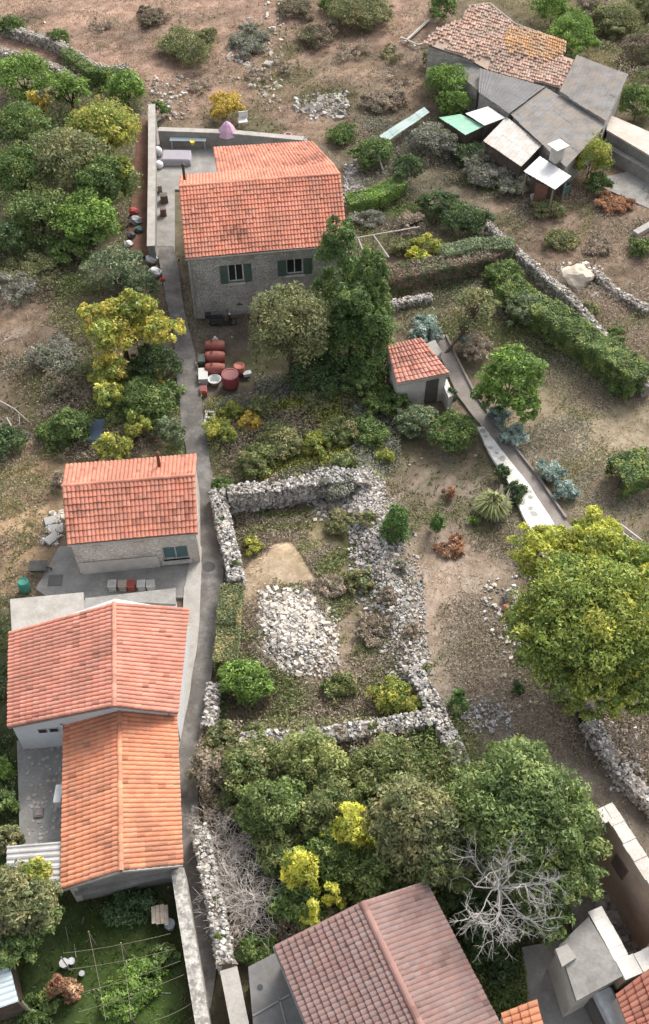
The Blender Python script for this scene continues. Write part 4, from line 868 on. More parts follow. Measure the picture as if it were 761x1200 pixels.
for s in (-1, 1):
    m = MB(); m.tube(p+np.array((.5, s*.1, .2)), p+np.array((-1.0, s*.3, .55)), .025, 5, c=(.2, .18, .16)); m.build('handle', M['paint'], t)
for i, (x, y, rz, lb) in enumerate(((62, 612, .4, 'grey stone slab leaning beside the small house, upper of three'), (66, 622, .1, 'grey stone slab beside the small house, between two others'), (62, 633, .9, 'grey stone slab beside the small house, lowest of three'))):
    p = P(x, y); m = MB(); m.box(p+np.array((0, 0, .18)), (.85, .5, .12), rz, (.40, .39, .37), (.25, .1)); one(m, 'stone_slab', 'cloth', lb, 'slab', 'stone slabs beside the small house', bevel=.02)
p = P(64, 655); m = MB(); m.box(P(65, 680, .19), (.75, .7, .03), .05, (.10, .10, .095)); one(m, 'drain_grate', 'paint', 'dark square grate set in the front yard paving', 'grate')
# back yard of the stone house
p = P(222, 172, .16); t = empty('garden_table', p, 'long garden table with pale blue white cover in the back yard', 'table')
m = MB(); m.box(p+np.array((0, 0, .78)), (2.9, .9, .06), -.03, (.70, .78, .80)); m.build('tabletop', M['cloth'], t, bevel=.02)
for sx in (-1.3, 1.3):
    for sy in (-.36, .36): m = MB(); m.box(p+np.array((sx, sy, .37)), (.07, .07, .76), 0, (.5, .5, .5)); m.build('leg', M['paint'], t)
p = P(226, 169, 1.0); m = MB(); m.lathe(p, ((.12, 0), (.2, .22), (.2, .25), (.1, .2)), 10, (.75, .58, .05)); one(m, 'bowl', 'paint', 'yellow bowl on the long garden table', 'bowl')
p = P(208, 190, .16); t = empty('covered_bench', p, 'wide bench under a mauve grey cover beside the garden table', 'bench')
m = MB(); m.hexa([p+np.array(v) for v in ((-1.15, -.6, 0), (1.15, -.6, 0), (1.15, .6, 0), (-1.15, .6, 0))], [p+np.array(v) for v in ((-1.1, -.5, .55), (1.1, -.5, .5), (1.1, .55, .75), (-1.1, .55, .78))], (.40, .37, .40)); m.build('cover', M['cloth'], t, bevel=.06)
for s in (-1, 1): m = MB(); m.box(p+np.array((s*.95, -.55, .1)), (.1, .12, .3), 0, (.3, .3, .3)); m.build('foot', M['paint'], t)
for x, y, h_, lb in ((186, 182, .7, 'white sack standing beside the covered bench'), (187, 196, .5, 'white sack lying at the foot of the covered bench')):
    p = P(x, y, .16); m = MB(); m.lathe(p, ((.28, 0), (.36, h_*.3), (.33, h_*.7), (.2, h_*.95), (.05, h_)), 10, (.74, .73, .74)); one(m, 'sack', 'cloth', lb, 'sack', smooth=True)
p = P(268, 170, .16); t = empty('parasol', p, 'half folded pink parasol in the back yard', 'parasol')
m = MB(); m.tube(p, p+np.array((0, 0, 2.0)), .03, 6, c=(.7, .7, .7)); m.build('pole', M['paint'], t)
m = MB(); m.lathe(p, ((.85, 1.0), (.62, 1.45), (.3, 1.85), (.05, 2.05)), 8, (.60, .38, .50)); m.build('canopy', M['cloth'], t)
m = MB(); m.lathe(p, ((.3, 0), (.28, .1), (.06, .14)), 10, (.4, .4, .4)); m.build('base', M['paint'], t)
for x, y, c, lb in ((295, 164, (.72, .70, .68), 'white flower pot along the back yard wall'), (303, 166, (.62, .30, .36), 'pink flower pot next to the white pot by the yard wall'), (312, 166, (.6, .38, .44), 'pale pink pot by the yard wall'), (338, 165, (.62, .34, .40), 'rose coloured pot at the far end of the yard wall')):
    p = P(x, y, .16); m = MB(); m.lathe(p, ((.18, 0), (.28, .5), (.31, .5), (.31, .58), (.25, .58), (.22, .45)), 10, c); one(m, 'flower_pot', 'paint', lb, 'pot', 'pots along the back yard wall')
p = P(246, 164, .5); m = MB(); m.box(p, (1.9, .22, .06), -.06, (.45, .30, .16)); m.box(p+np.array((0, .28, .02)), (1.7, .2, .05), -.03, (.42, .28, .17)); m.box(p+np.array((-.7, .12, -.2)), (.08, .4, .34), 0, (.3, .2, .14)); m.box(p+np.array((.7, .12, -.2)), (.08, .4, .34), 0, (.3, .2, .14)); one(m, 'wooden_bench', 'wood', 'plank bench by the back yard wall', 'bench')
p = P(285, 147); t = empty('plastic_chair', p, 'white plastic chair on the hillside behind the yard wall', 'chair')
m = MB(); m.box(p+np.array((0, 0, .45)), (.75, .7, .06), .2, (.78, .77, .74)); m.build('seat', M['paint'], t); m = MB(); m.box(p+np.array((.05, .36, .75)), (.75, .06, .6), .2, (.78, .77, .74)); m.build('backrest', M['paint'], t)
for sx in (-.3, .3):
    for sy in (-.3, .3): m = MB(); m.box(p+np.array((sx, sy, .21)), (.06, .06, .43), 0, (.74, .73, .7)); m.build('leg', M['paint'], t)
for x, y, w_, c, lb in ((193, 236, 1., (.16, .12, .09), 'dark wooden crate in the side yard passage'), (192, 252, .8, (.22, .13, .10), 'reddish brown crate in the side yard passage'), (188, 225, .6, (.45, .42, .38), 'grey box in the side yard passage')):
    p = P(x, y, .16); m = MB(); s = .55*w_
    for k in range(4): m.box(p+np.array((0, 0, .08+k*.15)), (s, s, .11), .2, c)
    m.box(p+np.array((0, 0, .3)), (s*.93, s*.93, .6), .2, tuple(v*.6 for v in c)); one(m, 'wooden_crate', 'wood' if c[0] > .4 else 'paint', lb, 'crate')
for x, y, r, c, lb in ((157, 250, .45, (.45, .10, .10), 'red bag dumped in the dirt lane'), (160, 261, .55, (.42, .43, .44), 'grey bag dumped in the dirt lane'), (163, 271, .4, (.09, .17, .15), 'dark green bag dumped in the dirt lane'), (154, 278, .4, (.10, .10, .11), 'black bag dumped in the dirt lane'), (151, 288, .4, (.66, .65, .64), 'white bag at the lower end of the dirt lane')):
    p = P(x, y, .1); V, Fq, cs = bag_np(p+np.array((0, 0, r*.4)), r*.8, c); tag(link('rubbish_bag', np_mesh('rubbish_bag', V, Fq, cs), M['cloth']), lb, 'bag', 'bags dumped in the dirt lane')
for x, y, r, c, lb in ((178, 306, .5, (.72, .72, .72), 'white cloth bundle beside the alley, uppermost of two'), (182, 322, .55, (.70, .70, .71), 'white cloth bundle beside the alley above the yellow tree'), (191, 329, .25, (.42, .06, .06), 'small red bundle beside the white bundles')):
    p = P(x, y, .1); V, Fq, cs = bag_np(p+np.array((0, 0, r*.4)), r*.8, c); tag(link('cloth_bundle', np_mesh('cloth_bundle', V, Fq, cs), M['cloth']), lb, 'bundle')
# yard before the stone house: scooter, red drums and tubs
def scooter():
    p = P(262, 381); t = empty('motor_scooter', p, 'black motor scooter parked before the stone house wall', 'scooter'); u = np.array((1., .05, 0)); k = (.02, .022, .026)
    for s in (-.65, .68):
        m = MB(); c = p+u*s+np.array((0, 0, .27)); m.tube(c+np.array((0, -.07, 0)), c+np.array((0, .07, 0)), .27, 16, c=(.015, .015, .015)); w_ = m.build('wheel', M['paint'], t)
        m = MB(); m.tube(c+np.array((0, -.08, 0)), c+np.array((0, .08, 0)), .14, 12, c=(.25, .25, .26)); m.build('rim', M['paint'], w_)
    m = MB(); m.hexa([p+np.array(v) for v in ((-.85, -.16, .35), (.1, -.18, .22), (.1, .18, .22), (-.85, .16, .35))], [p+np.array(v) for v in ((-.9, -.14, .68), (.05, -.16, .62), (.05, .16, .62), (-.9, .14, .68))], k); m.hexa([p+np.array(v) for v in ((.05, -.16, .2), (.5, -.16, .22), (.5, .16, .22), (.05, .16, .2))], [p+np.array(v) for v in ((.05, -.16, .27), (.5, -.16, .3), (.5, .16, .3), (.05, .16, .27))], k)
    m.hexa([p+np.array(v) for v in ((.42, -.2, .25), (.55, -.2, .25), (.55, .2, .25), (.42, .2, .25))], [p+np.array(v) for v in ((.3, -.16, .95), (.42, -.16, .95), (.42, .16, .95), (.3, .16, .95))], k); m.build('body', M['paint'], t, bevel=.02)
    m = MB(); m.box(p+np.array((-.4, 0, .73)), (.8, .3, .12), .05, (.03, .03, .03)); m.build('seat', M['cloth'], t, bevel=.03)
    m = MB(); m.tube(p+np.array((.35, -.36, 1.02)), p+np.array((.35, .36, 1.02)), .03, 6, c=(.1, .1, .1)); m.build('handlebar', M['paint'], t)
    m = MB(); m.tube(p+np.array((.4, 0, .98)), p+np.array((.52, 0, .94)), .08, 10, c=(.6, .6, .62)); m.build('headlight', M['paint'], t)
    m = MB(); m.box(p+np.array((-.95, 0, .85)), (.4, .4, .32), .05, (.025, .027, .032)); m.build('top_box', M['paint'], t, bevel=.05)
scooter()
RED = (.31, .085, .065)
for y, lb in ((411, 'red plastic drum lying on its side, nearest the stone house'), (424, 'red plastic drum lying in the middle of three'), (438, 'red plastic drum lying on its side beside the white tub')):
    p = P(253, y, .0); t = empty('plastic_drum', p, lb, 'drum', 'red drums lying in the yard'); m = MB()
    for s0, s1, r0, r1 in ((-.62, -.52, .3, .36), (-.52, -.2, .36, .40), (-.2, .2, .40, .40), (.2, .52, .40, .36), (.52, .62, .36, .3)): m.tube(p+np.array((s0, 0, .4)), p+np.array((s1, 0, .4)), r0, 14, r1, RED)
    m.lathe(p+np.array((0, 0, .4)), ((.01, 0), (.01, .01)), 3, RED); m.build('drum_body', M['paint'], t, smooth=True)
    for s in (-1, 1):
        m = MB(); m.tube(p+np.array((s*.615, 0, .4)), p+np.array((s*.63, 0, .4)), .3, 14, .28, RED); m.lathe(p, ((.01, 0), (.01, .01)), 3, RED)
        n_ = len(m.v); ring = [p+np.array((s*.632, .28*math.cos(a), .4+.28*math.sin(a))) for a in np.arange(14)*2*math.pi/14]; m.poly(ring if s > 0 else ring[::-1], RED); m.build('drum_end', M['paint'], t)
    m = MB(); m.tube(p+np.array((-.2, 0, .78)), p+np.array((-.2, 0, .83)), .09, 10, c=(.12, .05, .05)); m.build('bung', M['paint'], t)
p = P(271, 452); t = empty('water_barrel', p, 'upright dark red barrel with a lid in the yard', 'barrel')
m = MB(); m.lathe(p, ((.46, 0), (.52, .1), (.55, .5), (.52, .9), (.5, .95)), 18, (.27, .05, .06)); m.build('barrel_body', M['paint'], t, smooth=True)
m = MB(); m.lathe(p, ((.54, .952), (.54, 1.02), (.44, 1.04), (.42, 1.0), (.04, 1.02)), 18, (.34, .12, .12)); m.build('lid', M['paint'], t)
p = P(281, 437); m = MB(); m.lathe(p, ((.34, 0), (.38, .3), (.36, .62), (.30, .66), (.28, .6), (.05, .6)), 14, (.46, .15, .11)); one(m, 'bucket', 'paint', 'open red tub standing beside the dark red barrel', 'tub', smooth=True)
p = P(252, 449); m = MB(); m.lathe(p, ((.3, 0), (.4, .32), (.44, .33), (.44, .38), (.38, .38), (.28, .1)), 16, (.72, .74, .74)); one(m, 'wash_tub', 'paint', 'white round tub below the lying red drums', 'tub', smooth=True)
p = P(253, 403); m = MB(); m.lathe(p, ((.14, 0), (.2, .05), (.2, .4), (.1, .52), (.08, .6), (.02, .6)), 12, (.74, .74, .72)); one(m, 'canister', 'paint', 'white canister standing above the red drums', 'canister', smooth=True)
p = P(290, 440); m = MB(); m.box(p+np.array((0, 0, .12)), (.5, .3, .22), .3, (.6, .62, .64)); m.box(p+np.array((0, 0, .25)), (.54, .34, .04), .3, (.5, .52, .53)); one(m, 'cooler_box', 'paint', 'small pale box beside the dark red barrel', 'box')
p = P(239, 445); m = MB(); m.box(p+np.array((0, 0, .25)), (.55, 1.0, .5), .1, (.46, .45, .43)); m.box(p+np.array((0, 0, .52)), (.6, 1.05, .05), .1, (.55, .54, .52)); one(m, 'concrete_trough', 'cloth', 'grey concrete trough at the yard edge beside the alley', 'trough')
p = P(239, 461); m = MB(); m.box(p+np.array((0, 0, .2)), (.45, .6, .4), .1, (.40, .10, .09)); m.box(p+np.array((.0, 0, .42)), (.36, .5, .06), .1, (.25, .06, .05)); one(m, 'fish_crate', 'paint', 'red crate at the yard edge beside the alley', 'crate')
p = P(237, 428); m = MB(); m.box(p+np.array((0, 0, .3)), (.5, .8, .6), .1, (.03, .05, .045)); m.box(p+np.array((0, 0, .62)), (.4, .7, .06), .1, (.05, .07, .06)); one(m, 'dark_crate', 'paint', 'dark green crate behind the concrete trough', 'crate')
p = P(246, 492); m = MB()
for s in (-.24, .24): m.box(p+np.array((s, 0, .12)), (.13, 1.15, .1), -.08, (.76, .76, .75))
for s in (-.5, 0, .5): m.box(p+np.array((0, s, .16)), (.6, .14, .1), -.08, (.76, .76, .75))
one(m, 'white_pallet', 'paint', 'white slatted frame lying beside the alley', 'pallet')
# dark blue sheet in the bushes by the small house
p = P(114, 512); t = empty('blue_tarpaulin', p, 'dark blue tarpaulin over a woodpile among the bushes', 'tarpaulin'); m = MB()
m.hexa([p+np.array(v) for v in ((-.5, -.9, -.1), (.5, -.9, -.1), (.5, .9, -.1), (-.5, .9, -.1))], [p+np.array(v) for v in ((-.4, -.85, .6), (.45, -.8, .5), (.45, .85, .7), (-.4, .8, .75))], (.07, .095, .14)); m.build('sheet', M['cloth'], t, bevel=.06)
m = MB(); m.tube(p+np.array((-.3, -.95, .2)), p+np.array((.3, -.95, .25)), .1, 7, c=(.3, .24, .18)); m.build('log', M['paint'], t)
# patio fittings
p = P(70, 933, 1.5); t = empty('air_conditioner', (p[0], p[1], YARD_Z), 'white air conditioner unit on the patio wall of the tiled wing', 'air conditioner')
m = MB(); m.box(p, (.35, .85, .6), 0, (.74, .74, .75)); m.build('casing', M['paint'], t, bevel=.02); m = MB(); m.tube(p+np.array((-.18, 0, 0)), p+np.array((-.2, 0, 0)), .24, 14, c=(.2, .2, .21)); m.build('fan_grille', M['paint'], t)
m = MB(); m.box(p+np.array((0, 0, -.45)), (.1, .7, .3), 0, (.4, .4, .4)); m.build('bracket', M['paint'], t)
p = P(46, 953, YARD_Z+.15); m = MB(); m.box(p+np.array((0, 0, .04)), (.42, .42, .1), .1, (.16, .155, .15)); m.box(p+np.array((0, 0, .1)), (.3, .3, .04), .1, (.24, .2, .19)); one(m, 'drain_cover', 'paint', 'dark square drain cover on the stone patio', 'drain')
# green yard: posts and wires, pale table, white box
Z0 = YARD_Z
posts = [(104, 1092), (142, 1105), (110, 1160), (150, 1185), (72, 1122)]
for i, (x, y) in enumerate(posts):
    p = P(x, y, Z0+1.9); lb = ('thin vine post nearest the grey gable wall', 'thin vine post in the middle of the green yard', 'thin vine post above the brown vine', 'thin vine post low in the bright grass', 'thin vine post beside the white box')[i]
    m = MB(); m.tube((p[0], p[1], Z0-.3), (p[0], p[1], Z0+1.9), .022, 6, c=(.24, .2, .16)); m.lathe((p[0], p[1], Z0+1.88), ((.03, 0), (.03, .05), (.01, .06)), 6, (.3, .26, .2)); one(m, 'vine_post', 'paint', lb, 'post', 'vine posts in the green yard')
for i, (a, b) in enumerate((((74, 1117), (200, 1094)), ((80, 1136), (205, 1112)), ((88, 1165), (212, 1126)), ((92, 1186), (216, 1142)), ((180, 1196), (224, 1176)), ((104, 1092), (124, 1196)), ((142, 1105), (154, 1196)))):
    A_, B_ = P(*a, Z0+1.85), P(*b, Z0+1.85); segs = []; k = 10
    pt = lambda s: lerp(A_, B_, s)-np.array((0, 0, .25*4*s*(1-s)))
    for j in range(k): segs.append((pt(j/k), pt((j+1)/k), .009, .009))
    V, Fq = tubes_np(segs, 4); o = link('vine_wire', np_mesh('vine_wire', V, Fq, np.tile((.26, .22, .17), (len(Fq), 1))), M['paint']); tag(o, 'thin trellis wire strung across the green yard to the whitewashed wall' if i < 5 else 'thin trellis wire strung along the green yard over the posts', 'wire', 'trellis wires to the wall' if i < 5 else 'trellis wires along the yard')
p = P(190, 1078, Z0); t = empty('garden_stool_table', p, 'small weathered plank table by the whitewashed wall', 'table')
m = MB()
for k in range(4): m.box(p+np.array((-.27+k*.18, random.uniform(-.05, .05), .66)), (.165, .75+random.uniform(-.1, .1), .05), .15, (.27-.03*(k % 2), .23, .20))
m.build('tabletop', M['wood'], t)
for k in range(3): a = k*2.1; m = MB(); m.tube(p+np.array((.3*math.cos(a), .3*math.sin(a), -.1)), p+np.array((.25*math.cos(a), .25*math.sin(a), .63)), .04, 6, c=(.3, .25, .2)); m.build('leg', M['paint'], t)
for x, y, c, s, lb in ((77, 1131, (.6, .6, .62), .34, 'white box on a post in the green yard'), (85, 1128, (.65, .66, .7), .25, 'small grey white can beside the white box'), (200, 1086, (.4, .42, .46), .4, 'grey bucket by the whitewashed wall'), (97, 1142, (.5, .52, .55), .2, 'small pale can in the grass')):
    p = P(x, y, Z0); m = MB(); m.lathe(p, ((s*.5, 0), (s*.55, s*.9), (s*.6, s*.92), (s*.6, s), (s*.1, s*1.02)), 8, c); one(m, 'yard_container', 'paint', lb, 'container')
# black crate, red brick, white frame, poles
p = P(688, 848); t = empty('black_crate', p, 'tilted black crate at the edge of the tree', 'crate'); m = MB(); c_ = p+np.array((0, 0, .35))
m.box(c_, (.75, 1.35, .5), .45, (.022, .024, .026), (.3, .1)); m.build('crate_body', M['paint'], t)
for s in (-.45, 0, .45): m = MB(); m.box(c_+np.array((-s*.43, s*.9, .27+s*.28)), (.78, .12, .04), .45, (.05, .052, .055), (.3, .1)); m.build('slat', M['paint'], t)
p = P(597, 720); m = MB(); m.box(p+np.array((0, 0, .25)), (.45, .9, .3), .5, (.46, .21, .15), (.2, .2)); m.box(p+np.array((0, 0, .42)), (.3, .7, .1), .5, (.5, .25, .18), (.2, .2)); one(m, 'terracotta_block', 'cloth', 'reddish terracotta block among the wall stones', 'block', bevel=.03)
p = P(742, 630, 1.0); t = empty('metal_frame', (p[0], p[1], 0), 'white tubular metal frame beside the large yellow green tree', 'frame')
fr = [P(717, 622, 1.0), P(727, 614, 1.0), P(764, 642, 1.0), P(754, 650, 1.0)]
for i in range(4): m = MB(); m.tube(fr[i], fr[(i+1) % 4], .05, 6, c=(.6, .6, .6)); m.build('rail', M['paint'], t)
m = MB(); m.tube(lerp(fr[0], fr[1], .5), lerp(fr[3], fr[2], .5), .04, 6, c=(.6, .6, .6)); m.build('rail', M['paint'], t)
for q in fr: m = MB(); m.tube((q[0], q[1], -.2), q, .05, 6, c=(.55, .55, .55)); m.build('leg', M['paint'], t)
a, b = P(452, 206), P(441, 174, 1.6); m = MB(); m.tube(a-np.array((0, 0, .2)), b, .09, 6, c=(.58, .55, .52)); m.tube(b, b+(b-a)*.03, .1, 6, c=(.5, .48, .45)); one(m, 'leaning_pole', 'paint', 'pale pole leaning against the dark shrub beside the plastic sheet', 'pole')
t = empty('pole_frame', P(450, 280), 'weathered pole frame across the garden beside the cypresses', 'frame')
for a, b in (((418, 279), (492, 266)), ((420, 280), (428, 300)), ((438, 276), (456, 302))): A_, B_ = P(*a, 1.1), P(*b, 1.1); m = MB(); m.tube(A_, B_, .06, 6, c=(.42, .40, .36)); m.build('rail', M['paint'], t)
for a in ((420, 279), (438, 276), (456, 272), (475, 269), (490, 266)): q = P(*a, 1.1); m = MB(); m.tube((q[0], q[1], -.2), (q[0], q[1], 1.08), .05, 6, c=(.36, .33, .3)); m.build('post', M['paint'], t)
for i, (a, b, lb) in enumerate((((475, 50), (503, 22), 'long weathered plank lying beside the barn'), ((470, 45), (490, 52), 'short weathered plank crossing the long plank by the barn'), ((485, 55), (520, 45), 'grey beam sticking out from the collapsed barn corner'))):
    A_, B_ = P(*a, .25), P(*b, .45); m = MB(); d = B_-A_; m.box((A_+B_)/2, (np.linalg.norm(d), .25, .08), math.atan2(d[1], d[0]), (.46, .43, .39)); m.box((A_+B_)/2+np.array((0, 0, .06)), (np.linalg.norm(d)*.8, .12, .05), math.atan2(d[1], d[0])+.03, (.40, .37, .33)); one(m, 'plank', 'paint', lb, 'plank')
p = P(672, 330); V, Fq, cs = bag_np(p+np.array((0, 0, .25)), 1.2, (.60, .52, .42)); tag(link('boulder', np_mesh('boulder', V, Fq, cs), M['stone']), 'large cream boulder beyond the hedge wall', 'boulder')
for i, (a, b, lb) in enumerate((((0, 470), (35, 495), 'bare fallen branch lying across the left brown field'.replace(' left', '')), ((5, 400), (30, 390), 'thin bare branch on the brown field above the others'), ((8, 490), (22, 520), 'short bare branch near the dark shrub on the field'))):
    A_, B_ = P(*a, .15), P(*b, .2); segs = [(A_, lerp(A_, B_, .5)+np.array((0, .15, .05)), .06, .045), (lerp(A_, B_, .5)+np.array((0, .15, .05)), B_, .045, .02), (lerp(A_, B_, .4), lerp(A_, B_, .6)+np.array((.5, .8, .2)), .03, .012), (lerp(A_, B_, .65), lerp(A_, B_, .9)+np.array((-.3, -.6, .1)), .025, .01)]
    V, Fq = tubes_np(segs, 5); tag(link('fallen_branch', np_mesh('fallen_branch', V, Fq), M['deadwood']), lb, 'branch')
# ------------------------------------------------------------------ vegetation
LEAF_K, LEAF_S, LEAF_C = 1.2, .74, 1.68                 # leaves per clump, leaf size, leaf brightness
def leaf_mesh(name, pos, nrm, size, col, asp=.55):
    N = len(pos); nrm = nrm/(np.linalg.norm(nrm, axis=1)[:, None]+1e-9)
    t = np.cross(nrm, RNG.normal(size=(N, 3))); t /= np.linalg.norm(t, axis=1)[:, None]+1e-9; b = np.cross(nrm, t)
    s = size[:, None]*LEAF_S; V = np.stack((pos-t*s*.9+b*s*asp, pos-t*s*.5-b*s*asp, pos+t*s*1.3-nrm*s*.15), 1).reshape(-1, 3)
    col = col*.86+.14*col.mean(1)[:, None]
    return np_mesh(name, V, np.arange(3*N).reshape(-1, 3), np.clip(col*LEAF_C, .005, .8))
def pick(pal, n):
    w_ = np.array([p[1] for p in pal], float); w_ /= w_.sum(); return np.array([p[0] for p in pal])[RNG.choice(len(pal), n, p=w_)]
PAL = dict(
    green=[((.085, .135, .03), 3), ((.065, .105, .028), 3), ((.12, .17, .038), 2), ((.15, .18, .04), 1)],
    bright=[((.12, .195, .03), 3), ((.155, .24, .035), 2), ((.085, .145, .028), 2)],
    dark=[((.045, .075, .028), 3), ((.06, .095, .03), 3), ((.08, .12, .035), 1)],
    olive=[((.145, .155, .06), 3), ((.185, .18, .068), 2), ((.105, .125, .048), 3), ((.22, .19, .08), 1)],
    sage=[((.13, .17, .085), 3), ((.17, .2, .10), 2), ((.10, .13, .06), 2)],
    yelgr=[((.235, .24, .035), 3), ((.31, .29, .04), 2), ((.14, .18, .03), 3)],
    yellow=[((.40, .335, .035), 3), ((.31, .30, .035), 3), ((.18, .22, .035), 3), ((.42, .30, .07), 1)],
    gold=[((.45, .31, .03), 3), ((.38, .24, .03), 2), ((.27, .25, .05), 2)],
    lime=[((.46, .435, .03), 4), ((.35, .36, .035), 3), ((.2, .25, .035), 1)],
    bigtree=[((.16, .205, .03), 4), ((.115, .165, .028), 4), ((.235, .255, .03), 3), ((.34, .32, .03), 1)],
    bigtop=[((.34, .34, .03), 3), ((.26, .28, .03), 3), ((.17, .21, .03), 2)],
    grove=[((.125, .17, .04), 3), ((.09, .135, .035), 3), ((.16, .195, .05), 2), ((.07, .105, .03), 2)],
    bramble=[((.115, .145, .04), 4), ((.15, .165, .05), 3), ((.08, .115, .035), 2), ((.20, .17, .08), 1)],
    yelold=[((.16, .185, .05), 3), ((.21, .22, .06), 2), ((.12, .15, .045), 2)],
    dry=[((.26, .205, .15), 3), ((.20, .16, .115), 2), ((.15, .135, .085), 1)],
    brown=[((.17, .12, .085), 3), ((.13, .105, .07), 2), ((.10, .11, .05), 2)],
    rust=[((.26, .12, .06), 3), ((.34, .19, .10), 2), ((.18, .10, .05), 2)],
    blue=[((.20, .26, .225), 3), ((.15, .205, .17), 2), ((.26, .31, .27), 1)],
    grey=[((.20, .19, .16), 3), ((.15, .15, .115), 2), ((.13, .145, .075), 2)],
    cyp=[((.065, .11, .03), 3), ((.085, .135, .033), 3), ((.12, .17, .04), 2)],
    pine=[((.07, .135, .03), 3), ((.10, .175, .035), 2), ((.05, .10, .025), 2)],
)
def crown_np(cen, rx, ry, rz, pal, n, leaf, shape='ell', clumps=None, cr=.32, flat=.25, fill=.25):
    """leaf clumps spread through the crown's volume -> pos, nrm, size, col"""
    k = int(1.7*(clumps or max(6, int(n/110)))); n = int(n*LEAF_K); cr = cr*.8
    d = RNG.normal(size=(k, 3)); d /= np.linalg.norm(d, axis=1)[:, None]
    d[:, 2] = np.where(d[:, 2] < -.45, -d[:, 2], d[:, 2])
    rad = RNG.uniform(.25, 1., k)**.42*(1-cr*.55)
    lump = 1+.16*np.sin(d[:, 0]*3.1+cen[0])*np.cos(d[:, 1]*2.7+cen[1])+RNG.normal(0, .07, k)
    c = d*(rad*lump)[:, None]
    if shape == 'cone': c[:, 2] = RNG.uniform(-.95, .95, k); w_ = np.clip((1-c[:, 2])*.5, .1, 1)**.38; a = RNG.uniform(0, 6.28, k); r_ = RNG.uniform(.3, .9, k)**.5*w_; c[:, 0] = r_*np.cos(a); c[:, 1] = r_*np.sin(a)
    if shape == 'box': c = RNG.uniform(-1, 1, (k, 3)); ax = RNG.integers(0, 3, k); sg = np.where(RNG.random(k) < .5, -1, 1); c[np.arange(k), ax] = np.where(RNG.random(k) < .75, sg*.9, c[np.arange(k), ax])
    tone = np.clip(1+RNG.normal(0, .22, k), .55, 1.6)
    cc = pick(pal, k)
    kid = RNG.integers(0, k, n); e = RNG.normal(size=(n, 3)); e /= np.linalg.norm(e, axis=1)[:, None]; e[:, 2] = np.where(e[:, 2] < -.3, -e[:, 2], e[:, 2])
    crs = cr*RNG.uniform(.6, 1.3, k); sh = np.where(RNG.random(n) < fill, RNG.uniform(.2, .9, n), RNG.uniform(.82, 1.08, n))
    if shape == 'cone': crs = crs*np.clip(1.1-c[:, 2]*.35, .7, 1.3)
    rm = np.array((rx, ry, rz)); rmean = (rx*ry*rz)**(1/3.)
    lo = c[kid]*rm+e*(crs[kid]*sh)[:, None]*np.minimum(rm, rmean*1.3)*np.array((1, 1, .8))
    pos = np.asarray(cen)[None]+lo+RNG.normal(0, .03, (n, 3))
    nrm = e*.8+RNG.normal(0, .6, (n, 3))+np.array((0, 0, flat))
    col = cc[kid]*(tone[kid]*np.clip(1+RNG.normal(0, .16, n), .5, 1.6))[:, None]
    mixc = RNG.random(n) < .22; col[mixc] = pick(pal, int(mixc.sum()))
    return pos, nrm, leaf*RNG.uniform(.45, 1.5, n), col
def put_tree(name, label, cx, cy, hw, top, rz, pal, n, leaf=.13, shape='ell', cat='tree', group=None, ry=None, z0=0., extra=None, trunk=.12, cr=.32, fill=.25, bare=0, limbs=9, base=None, **kw):
    zc = top-rz; c = P(cx, cy, zc); rx = hw/PPM(c); ryy = rx*(ry or .95)
    g = P(*base) if base else np.array((c[0], c[1], 0)); g[2] = gz(g[0], g[1])
    t = empty(name, g, label, cat, group)
    pos, nrm, sz, col = crown_np(c, rx, ryy, rz, PAL[pal], n, leaf, shape, cr=cr, fill=fill, **kw)
    if extra:
        for ex, ey, ew, ez, epal, en in extra:          # further lobes: pixel, half width, height of lobe centre
            q = P(ex, ey, ez); r = ew/PPM(q); a = crown_np(q, r, r*.95, r*.8, PAL[epal], en, leaf, 'ell', cr=cr, fill=fill)
            pos, nrm, sz, col = [np.concatenate((u, v)) for u, v in zip((pos, nrm, sz, col), a)]
    floor = ghgt(pos[:, 0], pos[:, 1])+.03; pos[:, 2] = np.maximum(pos[:, 2], floor+.06*RNG.random(len(pos)))
    link('crown' if cat == 'tree' else 'foliage', leaf_mesh('crown', pos, nrm, sz, col, kw.get('asp', .55)), M['leaf'], t)
    segs = []; r0 = trunk*max(.35, min(1.6, rx/1.6)); fork = np.array((lerp(g[0], c[0], .6), lerp(g[1], c[1], .6), max(g[2]+.15, lerp(g[2], zc-rz*.5, .75))))
    g0 = g-np.array((0, 0, .25)); segs.append((g0, g+np.array((0, 0, .12)), r0*1.35, r0*1.05)); segs.append((g+np.array((0, 0, .12)), fork, r0*1.05, r0*.8))
    for i in range(limbs):
        tgt = pos[RNG.integers(len(pos))]; tgt = c+(tgt-c)*.85; mid = lerp(fork, tgt, .5)+RNG.normal(0, .08*rx, 3); segs += [(fork, mid, r0*.5, r0*.3), (mid, tgt, r0*.3, r0*.08)]
        for j in range(2): s = lerp(mid, tgt, RNG.uniform(.1, .7)); segs.append((s, s+RNG.normal(0, .22*rx, 3), r0*.16, r0*.04))
    V, Fq = tubes_np(segs, 6); link('trunk' if cat == 'tree' else 'stem', np_mesh('trunk', V, Fq), M['bark'], t)
    return t
T = put_tree
